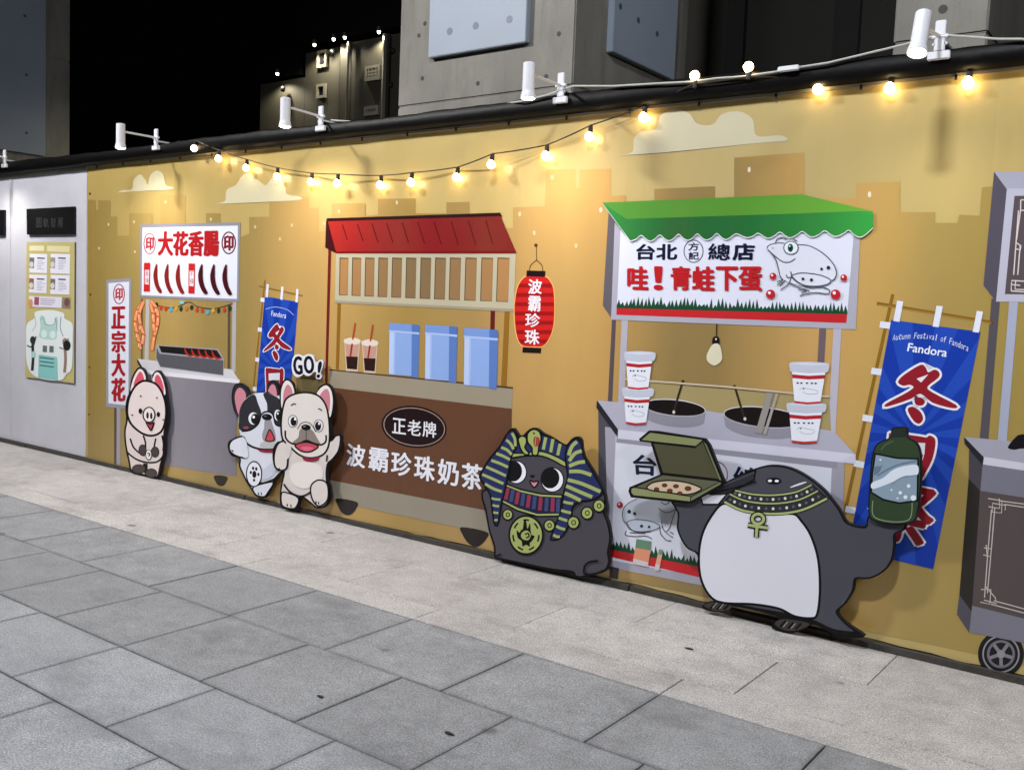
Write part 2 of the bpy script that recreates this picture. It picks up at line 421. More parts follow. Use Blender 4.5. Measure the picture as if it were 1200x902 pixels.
b.build('sheet_clip', M_BLACK, mural)

# ---- white hoarding on the left
wh = empty('white_hoarding', (-10.5, 0, 0), 'plain white metal hoarding at the far left with poster and black sign', 'wall')
xs = [-14.2, -13.0, -11.75, -10.28, -8.783]
for a, c in zip(xs[:-1], xs[1:]):
    b = MB(); b.box((a+.003, -.004, .036), (c-.003, .08, 2.9), bev=.002); b.build('wall_panel', M_WHITEP, wh)
b = MB(); b.box((-14.2, -.012, 2.80), (-8.79, -.0045, 2.825)); b.build('top_rail', M_ALU, wh)
for x in (-11.75, -10.28, -13.0): b = MB(); b.box((x-.012, -.009, .04), (x+.012, -.0045, 2.79)); b.build('joint_strip', simple('pale_trim', 'b8b8c0', .5), wh)

# ---- black plastic sheeting folded over the top
def coping():
    n = 420; vs = []; fs = []; prof = []
    for i in range(n+1):
        x = -14.2+(XR+14.2)*i/n; q = .003*math.sin(x*7)+.0025*math.sin(x*17.3+1)+.001*math.sin(x*41)
        lift = .008*math.sin(x*1.7)+q
        top = 2.943+lift*.8; bot = 2.833+.5*q if x > XL else 2.826+.4*q
        P = [(-.012, bot), (-.07-q, bot+.008), (-.088-q*.6, bot+.03), (-.086+q*.7, top-.012), (-.07, top), (-.01, top+.006+q*.5), (.05, top+.006-q*.5), (.10, top), (.115, top-.03), (.115, 2.6)]
        vs += [(x, y, z) for y, z in P]
        m = len(P)
    for i in range(n):
        for j in range(m-1): fs.append((i*m+j, i*m+j+1, (i+1)*m+j+1, (i+1)*m+j))
    o = mesh_obj('coping_sheet', vs, fs, [M_BLACKP], None, None, True)
    setp(o, 'black plastic sheeting wrapped along the top edge of the hoarding', 'sheeting')
coping()

# ---- concrete pillars with blue-grey panels
M_PANEL = simple('blue_grey_panel', '929caa', .55, var=.05, sc=2)
def pillar(label, x0, x1, y0, y1, top=9.5):
    r = empty('concrete_pillar', ((x0+x1)/2, (y0+y1)/2, 0), label, 'pillar')
    b = MB()
    zs = [0, 3.62, 6.2, top]
    for z0, z1 in zip(zs[:-1], zs[1:]): b.box((x0, y0, z0+(.008 if z0 else 0)), (x1, y1, z1), bev=.012)
    b.box((x0+.015, y0+.015, .1), (x1-.015, y1-.015, top-.05))
    b.build('shaft', M_CONC, r); return r
PY = 2.2
# centre pillar: front face between px 470 and 672, side face to px 805
x0 = W(468, 60, -PY).x; x1 = W(672.5, 60, -PY).x; yb = onX(805, 50, x1).y
pc = pillar('large concrete pillar rising behind the middle of the hoarding', x0, x1, PY, yb)
def panel_front(parent, px0, px1, pz, y, holes, h=2.6):
    a = W(px0, pz, -y); c = W(px1, pz-20, -y)
    b = MB(); b.box((a.x, y-.07, a.z), (c.x, y-.001, a.z+h), bev=.006); o = b.build('facing_panel', M_PANEL, parent)
    b = MB()
    for (hx, hy) in holes:
        p = W(hx, hy, -y+.07); b.lathe((p.x, y-.0725, p.z), (0, 1, 0), [(0, .035), (.002, .035)], 16); 
    b.build('bolt_cover', simple('panel_hole', '5f6a7c', .5), o)
    return a
panel_front(pc, 507, 621, 70, PY, ((527, 37), (557.5, 30.5), (597, 23)))
def panel_side(parent, X, p_near, p_far, zpx, holes, h=2.6):
    a = onX(*p_near, X); c = onX(*p_far, X); z = (a.z+c.z)/2
    b = MB(); b.box((X+.001, a.y, z), (X+.07, c.y, z+h), bev=.006); o = b.build('facing_panel', M_PANEL, parent)
    b = MB()
    for (hx, hy) in holes:
        p = onX(hx, hy, X+.07); b.lathe((X+.0725, p.y, p.z), (-1, 0, 0), [(0, .028), (.002, .028)], 16)
    b.build('bolt_cover', simple('panel_hole2', '4c5566', .5), o)
panel_side(pc, x1, (710, 60), (783, 97), 0, ((727, 8), (748, 24), (770, 40)))
# left pillar: only its side face shows
XP = W(-120, 60, -PY).x
yA = onX(82, 60, XP).y
pl = pillar('concrete pillar with blue-grey panel at the far left edge', XP-1.6, XP, 0.9, yA)
panel_side(pl, XP, (-60, 166), (51.5, 184), 0, ((29, 19), (31, 88), (31, 156)), 3.2)
# right pillar
x2 = W(1048, 30, -PY).x; x3 = W(1158, 30, -PY).x
pr = pillar('concrete pillar behind the right end of the hoarding beside the tilted spotlight', x2, x3, PY, PY+1.6)
b = MB()
for (hx, hy) in ((1105, 11), (1100, 58), (1070, 55)):
    p = W(hx, hy, -PY); b.lathe((p.x, PY-.003, p.z), (0, 1, 0), [(0, .03), (.002, .03)], 14)
b.build('tie_hole', simple('tie_dark', '4a4946', .9), pr)
b = MB()
for (hx, hy) in ((498, 28), (495, 92), (491, 42), (560, 98), (640, 90), (655, 40)):
    p = W(hx, hy, -PY); b.lathe((p.x, PY-.003, p.z), (0, 1, 0), [(0, .022), (.002, .022)], 14)
b.build('tie_hole', simple('tie_dark', '4a4946', .9), pc)

# ---- far building with eaves lights
BY = 9.0
M_RENDER = simple('olive_render', '302d24', .8, var=.12, sc=1.5, b_s=.3, b_d=.01)
M_DARKR = simple('dark_cladding', '060606', .9, var=.2, sc=1, spec=.1)
fb = empty('far_building', (W(400, 80, -BY).x, BY+2, 0), 'dark building far behind with small downlights under its eaves', 'building')
def seg(name, pxa, pxb, ztop, y, depth, mat, par, z0=0, **k):
    a = W(pxa, 70, -y).x; c = W(pxb, 70, -y).x
    b = MB(); b.box((a, y, z0), (c, y+depth, ztop)); return b.build(name, mat, par, **k)
zE = W(410, 46, -BY).z
zL = W(333, 92, -BY).z
seg('low_wall', 306, 358, zL-.05, BY, 5, M_RENDER, fb)
seg('main_wall', 358.3, 398.4, zE-.12, BY, 5, M_RENDER, fb)
seg('main_wall', 398.8, 452.0, zE-.12, BY-.12, 5, M_RENDER, fb)
seg('main_wall', 454.0, 520, zE-.12, BY-.12, 5, M_RENDER, fb)
seg('upper_storey', 352, 520, zE+2.6, BY-.125, 6, M_DARKR, fb, z0=zE+.02)
seg('upper_storey', 303, 352, zL+.5, BY-.02, 5, M_DARKR, fb, z0=zL+.02)
b = MB()
for px, r in ((409.5, .05), (453, .08)):
    p = W(px, 60, -BY+.2); b.tube([(p.x, BY-.2, 0), (p.x, BY-.2, zE-.13)], r, 8)
b.build('drain_pipe', simple('dark_pipe', '2b2820', .5), fb)
M_SPOTW = emis('downlight_glow', (1.0, .93, .72), 14)
FARW = 95
for (px, py) in ((325, 87), (368.5, 53), (391, 46.5), (404, 44.5), (444, 38)):
    p = W(px, py, -BY+.27)
    b = MB(); b.lathe(p+Vector((0, 0, .02)), (0, 0, 1), [(0, .05), (.08, .05)], 12); o = b.build('downlight', M_BLACK, fb)
    b = MB(); b.lathe(p+Vector((0, 0, -.03)), (0, 0, 1), [(0, .01), (.012, .026), (.045, .032)], 12); b.build('downlight_lens', M_SPOTW, o)
    l = bpy.data.lights.new('downlight', 'SPOT'); l.energy = FARW; l.color = (1, .9, .66); l.spot_size = math.radians(152); l.spot_blend = .5; l.shadow_soft_size = .03
    lo = bpy.data.objects.new('downlight_beam', l); lo.location = p+Vector((0, .0, -.07)); lo.rotation_euler = (math.radians(-4), 0, 0); COL.objects.link(lo)
M_FRAME = simple('pale_frame', '8d866e', .6); M_GLASSD = simple('dark_glass', '1a1a1c', .1)
def window(px0, py0, px1, py1, y, par, fmat, gmat, bars=0):
    a = W(px0, py0, -y); c = W(px1, py1, -y); b = MB(); t = .055
    X0, X1, Z0, Z1 = a.x, c.x, c.z, a.z
    for q in (((X0, Z0), (X0+t, Z1)), ((X1-t, Z0), (X1, Z1)), ((X0+t, Z0), (X1-t, Z0+t)), ((X0+t, Z1-t), (X1-t, Z1))):
        b.box((q[0][0], y-.06, q[0][1]), (q[1][0], y-.003, q[1][1]))
    fr = b.build('window', fmat, par)
    b = MB(); b.box((X0+t, y-.03, Z0+t), (X1-t, y-.004, Z1-t)); b.build('pane', gmat, fr)
    if bars:
        b = MB()
        for k in range(1, bars): z = Z0+(Z1-Z0)*k/bars; b.box((X0+t, y-.055, z-.02), (X1-t, y-.031, z+.02))
        for k in range(1, 4): x = X0+(X1-X0)*k/4; b.box((x-.015, y-.058, Z0+t), (x+.015, y-.0555, Z1-t))
        b.build('window_bar', fmat, fr)
M_GREYL = simple('grey_louvre', '6d6a60', .6)
window(374, 61, 384.5, 79, BY, fb, M_FRAME, M_GLASSD)
window(373, 100, 383, 115, BY, fb, M_GREYL, M_GLASSD)
window(430, 79, 447, 94, BY-.12, fb, M_GREYL, M_GREYL, 5)
window(429, 126, 445, 135, BY-.12, fb, M_GREYL, M_GREYL, 3)
for (px, py) in ((457.5, 59), (455, 99), (329, 104), (386, 60)):
    p = W(px, py, -BY+.2); b = MB(); b.lathe(p, (0, 1, 0), [(0, .03), (.04, .06), (.08, .06)], 10); b.build('wall_camera', M_BLACK, fb)
# dark block filling the gap between the centre and right pillars
db = empty('dark_building', (W(940, 40, -12).x, 13, 0), 'unlit dark building between the two right pillars', 'building')
a = W(760, 60, -7).x; c = W(1400, 60, -7).x
b = MB(); b.box((a, 7.2, 0), (c, 9, 14)); b.build('wall', simple('dark_wall', '2a2822', .8, var=.15, sc=.6), db)
b = MB(); b.box((a, 6.9, 6.6), (c, 7.19, 7.1)); b.build('beam', simple('dark_beam', '1c1b18', .8), db)
b = MB()
for k in range(7):
    x = a+1.1+k*1.5; b.box((x, 7.1, 1), (x+.25, 7.19, 6.5))
b.build('wall_rib', simple('dark_beam', '1c1b18', .8), db)

# ---- street lamps standing behind the photographer
M_HEADGLOW = emis('lamp_head_glow', (1, .97, .93), 12)
for (loc, pw, colr, nm) in STREET:
    L = Vector(loc); r = empty('street_lamp', (L.x, L.y-.9, 0), 'grey street lamp %s the viewer lighting the pavement' % ({'far left': 'to the far left of', 'behind': 'right behind', 'far right': 'to the far right of'}[nm]), 'street lamp', 'street lamps behind the viewer')
    b = MB(); b.lathe((L.x, L.y-.9, 0), (0, 0, 1), [(0, .16), (.3, .16), (.32, .08), (7.2, .05)], 16); b.build('post', M_ALU, r, True)
    b = MB(); b.tube([(L.x, L.y-.9, 7.1), (L.x, L.y-.6, 7.3), (L.x, L.y, 7.35)], .035, 10); b.build('arm', M_ALU, r, True)
    b = MB(); b.box((L.x-.45, L.y-.15, 7.27), (L.x+.45, L.y+.55, 7.38), bev=.03); h = b.build('lamp_head', M_ALU, r)
    b = MB(); b.box((L.x-.4, L.y-.1, 7.262), (L.x+.4, L.y+.5, 7.269)); b.build('lamp_glass', M_HEADGLOW, h)
    l = bpy.data.lights.new('street_light', 'AREA'); l.shape = 'RECTANGLE'; l.size = .8; l.size_y = .6; l.energy = pw; l.color = colr
    lo = bpy.data.objects.new('street_light', l); COL.objects.link(lo); lo.location = (L.x, L.y+.2, 7.24)
    d = Vector((-4.2 if nm != 'behind' else -2.5, 0, 1.2))-lo.location; lo.rotation_euler = d.to_track_quat('-Z', 'Y').to_euler()

# ---- arm spotlights clamped to the top of the hoarding
M_LENS = emis('spot_lens_glow', (1, .95, .88), 18)
def arm_spot(pc_, label, reach=.40, tilt=0.0, armdrop=.0, head_up=.02):
    c = W(*pc_, 0); X = c.x; Z = 2.915
    r = empty('arm_spotlight', (X, .0, Z), label, 'spotlight', 'spotlights on the hoarding')
    b = MB(); b.box((X-.05, -.112, Z-.03), (X+.05, -.09, Z+.008), bev=.004); b.box((X-.024, -.108, Z+.008), (X+.024, -.092, Z+.15), bev=.004); b.box((X-.034, -.104, Z+.036), (X+.034, .06, Z+.050), bev=.003); b.lathe((X-.036, -.1, Z+.075), (1, 0, 0), [(0, .011), (.072, .011)], 10); b.build('clamp', M_LAMPW, r)
    A = Vector((X, -.095, Z+.075)); B = Vector((X, -reach, Z+.075+armdrop))
    b = MB(); b.tube([A, A.lerp(B, .5), B], .0085, 8); b.build('arm', M_LAMPW, r, True)
    ax = Vector((0, -math.sin(tilt), -math.cos(tilt))); top = B+Vector((0, -.03, 0))-ax*.06
    b = MB(); b.lathe(top, ax, [(0, .030), (.004, .036), (.17, .036), (.172, .034)], 22); h = b.build('lamp_head', M_LAMPW, r, True)
    b = MB(); b.lathe(top+ax*.165, ax, [(0, .038), (.03, .045), (.036, .045), (.036, .040), (.03, .038)], 22, capped=False); b.build('rim', M_LAMPW, h, True)
    b = MB(); b.lathe(top+ax*.192, ax, [(0, .036), (.012, .034), (.016, .02)], 22); b.build('lens', M_LENS, h, True)
    l = bpy.data.lights.new('spot_beam', 'SPOT'); l.energy = SPOT_W*(.45 if tilt else 1); l.color = (1, .93, .86); l.spot_size = math.radians(150); l.spot_blend = .9; l.shadow_soft_size = .035
    lo = bpy.data.objects.new('spot_beam', l); COL.objects.link(lo); lo.location = top+ax*.215
    lo.rotation_euler = Vector((0, -math.sin(tilt)*.5+.03, -1)).to_track_quat('-Z', 'Y').to_euler()
arm_spot((17, 180), 'white arm spotlight at the far left above the plain white hoarding')
arm_spot((195, 165), 'white arm spotlight above the sausage stall, start of the bulb string')
arm_spot((388, 140), 'white arm spotlight in front of the dark lit building', armdrop=.01)
arm_spot((668, 108), 'white arm spotlight in front of the centre concrete pillar')
arm_spot((1108, 45), 'tilted white arm spotlight above the right end, in front of the right pillar', tilt=.34, reach=.40, armdrop=-.03)
arm_spot((1500, 30), 'white arm spotlight beyond the right edge of the view')

# ---- cables
def cable(name, pts, r, m, label, cat):
    b = MB(); b.tube(pts, r, 6); o = b.build(name, m, None, True); setp(o, label, cat)
cp_ = []
for (px, py, off) in ((388, 141, -.06), (420, 143, -.05), (466, 139, -.05), (520, 132, -.03), (560, 126, 0), (610, 119, .0), (640, 112, 0), (672, 101, 0), (720, 101, 0), (770, 98, 0), (812, 96, 0), (840, 92, .02), (870, 90, .03), (905, 85, .03), (930, 80, .02), (970, 74, .02), (1020, 62, .02), (1062, 52, .02), (1100, 41, .0), (1130, 43, .0), (1170, 46, 0), (1197, 46, 0), (1260, 52, 0)):
    cp_.append(W(px, py, .105 if px > 600 else off))
sm_ = []
for i in range(len(cp_)-1):
    for t in (0, .5): sm_.append(cp_[i].lerp(cp_[i+1], t))
cable('power_cable', sm_, .0055, M_CABLE, 'pale power cable running along the top of the hoarding between spotlights', 'cable')
b = MB(); p = W(923, 81, .11); b.box((p.x-.05, p.y-.012, p.z-.012), (p.x+.06, p.y+.012, p.z+.014), bev=.004); setp(b.build('cable_connector', M_LAMPW, None), 'white inline connector on the power cable left of the tilted spotlight', 'connector')

# ---- string of bulbs
M_BULB = emis('bulb_glow', (1, .72, .34), BULB_E)
bulbs = [(227.5, 174, .10), (256, 186, .08), (288.5, 197, .06), (324.5, 207, .05), (364.5, 213.5, .04), (395, 215, .08), (445.5, 217, .035), (481.5, 214, .06), (535, 208, .035), (575.5, 193, .10),
         (639.5, 183, .035), (690.5, 160.5, .055), (754, 138, .045), (814, 89, .11), (877, 78.6, .11), (958.5, 105, .05), (1042.5, 104, .045), (1134, 97.5, .045), (1228, 88, .05)]
ls = empty('light_string', tuple(W(481, 206, .05)), 'string of warm glowing bulbs sagging across the upper hoarding', 'light string')
wire = []
sock = []
for i, (px, py, off) in enumerate(bulbs):
    up = i in (13, 14)
    c = W(px, py, off); s_ = -1 if up else 1
    rb = .027
    top = c+Vector((.004, .004, s_*.034))
    b = MB(); b.lathe(top, (0, 0, s_), [(-.012, .013), (0, .0145), (.03, .0135), (.034, .008)], 12); so = b.build('socket', M_BLACK, ls, True)
    b = MB(); b.lathe(c-Vector((0, 0, s_*rb)), (0, 0, s_), [(0, .002), (.003, .011), (.009, .019), (.018, .0255), (.028, .027), (.038, .024), (.047, .017), (.055, .012)], 18); b.build('bulb', M_BULB, so, True)
    wire.append(top+Vector((0, 0, s_*.034)))
wpts = []
wire[13] = W(814, 98, .11); wire[14] = W(877, 90, .11)
wire = [W(208, 166, .05)]+wire
for i in range(len(wire)-1):
    a, c = wire[i], wire[i+1]; d = (c-a).length
    for t in (0, .2, .4, .6, .8): wpts.append(a.lerp(c, t)-Vector((0, 0, .03*d*4*t*(1-t)*.35)))
b = MB(); b.tube(wpts, .0042, 6); b.build('wire', simple('dark_wire', '241d14', .6), ls, True)

# ================================================================== FLAT PRINT ON THE HOARDING
# ---- skyline, clouds
Wc = crop(100, 190, 4); Z_ = crop(380, 100, 3.5294); A2 = crop(700, 80, 2.4)
a = Art(.0070)
top = [(103, 234), (111.5, 234.5)] + Wc((48, 225), (60, 225), (60, 180), (118, 180), (118, 255), (150, 255), (150, 345), (205, 345), (205, 240), (315, 240), (315, 292), (352, 292), (352, 155), (470, 153), (470, 290), (565, 290), (565, 240), (635, 240), (635, 290), (722, 290), (722, 355), (768, 335), (768, 258), (862, 256), (862, 190), (1000, 182), (1012, 160), (1050, 165), (1050, 215), (1095, 215), (1095, 325), (1118, 325)) \
    + Z_((30, 540), (30, 490), (170, 487), (170, 540), (222, 535), (222, 470), (378, 468), (378, 530), (505, 530), (505, 485), (600, 482), (600, 600), (762, 590), (780, 590), (780, 505), (912, 500), (918, 350), (1040, 346), (1040, 425), (1055, 424), (1055, 350), (1130, 347)) \
    + A2((38, 283), (38, 360), (80, 357), (80, 380), (160, 372), (160, 340), (330, 332), (330, 380), (385, 380), (385, 252), (582, 237), (582, 368), (728, 366), (728, 325), (850, 318), (850, 405), (950, 405), (950, 435), (1012, 435), (1018, 412), (1075, 415), (1082, 335), (1200, 325), (1500, 300), (1500, 1900))
bl = W(103, 537, .007); rng_ = [(103.3, 537.3), (103, 536)]
top_w = []
for p in top: top_w.append(p)
# lower edge follows the sheet
low = [(1325, 806), (1100, 757), (824, 699), (572, 643.5), (250, 573), (103.2, 536.5)]
a.poly(top_w[:-1]+low, 'skyline'); a.build('printed_skyline', mural)
a = Art(.0078)
for (px, py) in ((194, 237), (127, 263), (157, 260), (116, 291), (158, 295), (299, 266), (342, 264), (328, 280), (247, 257), (397, 248), (465, 237.5), (647, 208), (609, 251), (626, 273), (675, 288), (878, 199), (1019, 228), (704, 246), (380, 262)):
    s = .7+.9*px/1000; a.sm([(px-s, py-1.7*s), (px+s, py-1.8*s), (px+s, py+1.7*s), (px-s, py+1.7*s)], 'c6b98e' if px < 700 else 'dccfb4', new=False, n=2)
a.build('printed_window_light', mural)
for pts, c in ((Wc((160, 142), (178, 131), (218, 127), (226, 85), (255, 58), (283, 85), (292, 105), (305, 62), (335, 40), (365, 58), (378, 108), (408, 118), (402, 129), (280, 135)), 'c4bb98'),
               (Wc((625, 195), (655, 181), (663, 130), (705, 108), (735, 65), (770, 52), (810, 85), (845, 108), (870, 80), (910, 70), (938, 115), (945, 150), (1003, 162), (1000, 178), (820, 188)), 'c8c09f'),
               (A2((60, 245), (98, 236), (104, 195), (130, 178), (163, 172), (180, 132), (220, 115), (258, 128), (283, 157), (325, 158), (350, 130), (400, 122), (437, 145), (449, 190), (515, 189), (532, 204), (440, 212), (200, 236)), 'bfb79b')):
    a = Art(.0078); a.sm(pts, c); a.build('printed_cloud', mural)

# ---- sausage stall
S = crop(100, 240, 5.64); Y_ = crop(160, 380, 4.507); H_ = crop(120, 320, 5.3)
a = Art(.0085)
a.poly([(165, 350), (167.5, 350), (167.3, 424), (165, 424)], '6a5a44'); a.poly([(171, 351), (175.2, 351), (174, 434), (169, 433)], 'b4aeac')
a.poly([(267, 357), (270, 357), (269.4, 434), (266.6, 434)], '55473b'); a.poly([(272.4, 354), (277, 354), (276, 436), (271.4, 435)], 'aaa6a6')
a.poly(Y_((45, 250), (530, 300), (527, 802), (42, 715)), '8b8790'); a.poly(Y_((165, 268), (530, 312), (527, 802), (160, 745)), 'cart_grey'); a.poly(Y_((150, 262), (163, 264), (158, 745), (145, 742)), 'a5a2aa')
a.poly(Y_((5, 182), (505, 238), (545, 302), (42, 244)), 'c9c7ce'); a.poly(Y_((42, 240), (545, 292), (543, 312), (42, 262)), 'dddbe2'); a.poly(Y_((5, 182), (42, 244), (42, 262), (3, 200)), '2a292c')
stall = a.build('printed_sausage_stall', mural, 'printed stall with white sausage sign')
a = Art(.0115)
a.poly(Y_((105, 108), (430, 130), (462, 183), (460, 271), (124, 226), (102, 180)), '9a9aa2'); a.poly(Y_((107, 122), (122, 155), (458, 190), (457, 268), (126, 222), (105, 178)), '56565c'); a.poly(Y_((117, 113), (424, 136), (453, 181), (131, 148)), '1d1a19')
for k in range(5):
    x = 262+k*36; y = 128+k*3.5
    a.line(Y_((x-8, y-6), (x, y+22), (x+20, y+38), (x+44, y+34)), 2.4, 'a82c22', taper=True)
a.build('grill_tray', stall)
a = Art(.0090); a.sm(Y_((412, 798), (478, 804), (472, 836), (455, 852), (432, 849), (416, 828)), '2c2622'); a.build('wheel', stall)
a = Art(.0105)
a.poly(S((364, 130), (1024, 116), (1014, 642), (358, 610)), '8b8a94'); a.poly(S((378, 152), (1008, 138), (1001, 622), (372, 597)), 'd9dce8')
a.ring(*S((425, 257))[0], 6.6, 12, 1.1, 'a82a30'); a.text('印', S((402, 215), (450, 215), (450, 298), (402, 298)), 'b02a2e', .05)
a.ring(*S((948, 252))[0], 7.8, 12.6, 1.5, '5c1a26'); a.text('印', S((918, 205), (976, 205), (976, 300), (918, 300)), '7c1c28', .06)
for i, ch in enumerate('大花香腸'):
    x = 483+i*101; a.text(ch, S((x, 180-i), (x+92, 178-i), (x+92, 334+i), (x, 332+i)), 'a81c20', .05)
for (x, y, t, bt) in ((387, 383, '香辣', 572), (682, 388, '不辣', 584)):
    a.poly(S((x, y), (x+42, y), (x+39, bt+2), (x-1, bt)), 'c22222'); a.poly(S((x+7, y+48), (x+35, y+48), (x+33, bt-46), (x+6, bt-48)), 'e0dfe6')
    for j, ch in enumerate(t): a.text(ch, S((x+9, y+52+j*45), (x+33, y+52+j*45), (x+32, y+92+j*45), (x+8, y+92+j*45)), 'b8222a', .03)
for i, dx in enumerate((0, 73, 147, 296, 376, 456)):
    s = 1 if i < 3 else 1.12; c = 'a33a2a' if i < 3 else '6d1f26'; c2 = '7d1f1c' if i < 3 else '3f1219'
    q = [(472, 388), (457, 420), (449, 470), (459, 530), (484, 578), (506, 574), (487, 530), (477, 480), (476, 430)]
    q = [(449+dx+(x-449)*s, 388+(y-388)*(1+.012*i)+i*.6) for x, y in q]
    a.sm(S(*q), c); a.sm(S(*[(x+3 if k < 5 else x-1, y+6 if k < 1 else y) for k, (x, y) in enumerate(q)]), c2)
a.build('sign_board', stall, 'white sign with red characters and six sausages')
a = Art(.0115)
a.line(S((455, 645), (480, 665), (560, 680), (625, 668), (665, 645), (705, 648), (740, 672), (850, 686), (975, 652)), .8, '2a2520')
cols = {'r': 'b8402a', 'b': '5aa0c8', 'y': 'c79a3c', 'g': '25382c', 'o': 'cc6a2c'}
for (x, y, c) in ((470, 660, 'g'), (500, 680, 'r'), (532, 686, 'r'), (566, 692, 'b'), (600, 684, 'y'), (632, 688, 'g'), (668, 684, 'o'), (702, 678, 'g'), (738, 692, 'r'), (772, 697, 'r'), (808, 708, 'b'), (845, 698, 'y'), (880, 700, 'g'), (918, 692, 'r'), (955, 684, 'g')):
    p = S((x, y))[0]; a.ell(p[0], p[1], 1.9, 2.9, cols[c], .2)
p = S((638, 645))[0]; a.ell(p[0], p[1], 2.8, 2.2, '7fb4cf')
a.build('fairy_light_print', stall)
a = Art(.0112)
for pts in (((258, 178), (218, 228), (203, 300), (214, 370), (228, 430), (236, 472)), ((250, 190), (228, 250), (236, 320), (254, 380), (246, 440)), ((300, 172), (332, 215), (345, 270), (338, 330), (322, 390), (307, 478)), ((296, 190), (314, 250), (318, 310), (320, 360))):
    a.line(H_(*pts), 4.4, 'b5532f'); a.line(H_(*pts), 3.2, 'e39468')
    for k in range(1, len(pts)-1):
        p = H_(pts[k])[0]; a.ell(p[0], p[1], 2.5, .8, 'b5532f', .5); a.ell(p[0]-.6, p[1]+3.2, .7, 2.4, 'f0b48c', .15)
a.build('hanging_sausage_print', stall)
a = Art(.0095)
a.poly([(133.7, 470), (136.8, 470), (136.5, 544), (133.7, 543)], '5b4636'); a.poly([(136.8, 470), (141.2, 470), (141, 545), (136.5, 544)], '98949a')
a.poly([(124.6, 328), (154, 326), (153, 480), (124.2, 476.5)], '8f8e98'); a.poly([(127.2, 331.8), (151.3, 330), (150.4, 475), (127, 472.4)], 'd3d6e2')
p = H_((103, 130))[0]; a.ring(p[0], p[1], 6.3, 11.4, 1.2, '8c2230'); a.text('印', H_((82, 95), (124, 93), (124, 165), (82, 166)), 'b02a2e', .05)
for ch, y0, y1 in (('正', 212, 342), ('宗', 362, 490), ('大', 503, 638), ('花', 656, 794)):
    a.text(ch, H_((60, y0), (140, y0-3), (138, y1), (60, y1)), '9e1c26', .05)
a.build('standing_sign', stall, 'tall narrow white sign with red characters')

# ---- blue banners
def bil(q, u, v):
    A, B, C_, D_ = q   # TL TR BR BL
    return tuple((A[i]*(1-u)+B[i]*u)*(1-v)+(D_[i]*(1-u)+C_[i]*u)*v for i in (0, 1))
def binv(q, p):
    u = v = .5
    for _ in range(12):
        x = bil(q, u, v); e = (p[0]-x[0], p[1]-x[1])
        a1 = bil(q, u+.01, v); b1 = bil(q, u, v+.01)
        j = ((a1[0]-x[0])/.01, (b1[0]-x[0])/.01, (a1[1]-x[1])/.01, (b1[1]-x[1])/.01); d = j[0]*j[3]-j[1]*j[2]
        u += (e[0]*j[3]-e[1]*j[1])/d; v += (-e[0]*j[2]+e[1]*j[0])/d
    return u, v
B2 = [(1044.4, 374.7), (1148.9, 388.9), (1093.6, 666.5), (994, 643)]
B1 = [(310.2, 347.3), (349.4, 353.8), (335, 528), (295.2, 519)]
K6 = crop(980, 340, 2.6545); P_ = crop(1000, 470, 4.294)
winter = K6((192, 285), (212, 262), (262, 232), (278, 240), (286, 255), (305, 247), (320, 255), (318, 272), (284, 300), (300, 318), (372, 356), (364, 367), (300, 350), (262, 322), (232, 338), (158, 362), (156, 352), (212, 322), (240, 303), (228, 294), (208, 297))
w_hole = K6((250, 275), (286, 262), (264, 287))
w_dots = [K6((244, 338), (262, 333), (276, 345), (268, 358), (248, 356)), K6((222, 372), (238, 362), (262, 378), (270, 400), (258, 415), (240, 405))]
sun_ = P_((178, 178), (200, 160), (330, 176), (368, 182), (384, 172), (412, 190), (410, 240), (394, 300), (362, 360), (330, 392), (190, 380), (180, 300))
s_in = P_((215, 205), (362, 210), (358, 262), (340, 330), (215, 330))
s_bar = P_((215, 262), (352, 268), (346, 292), (214, 286))
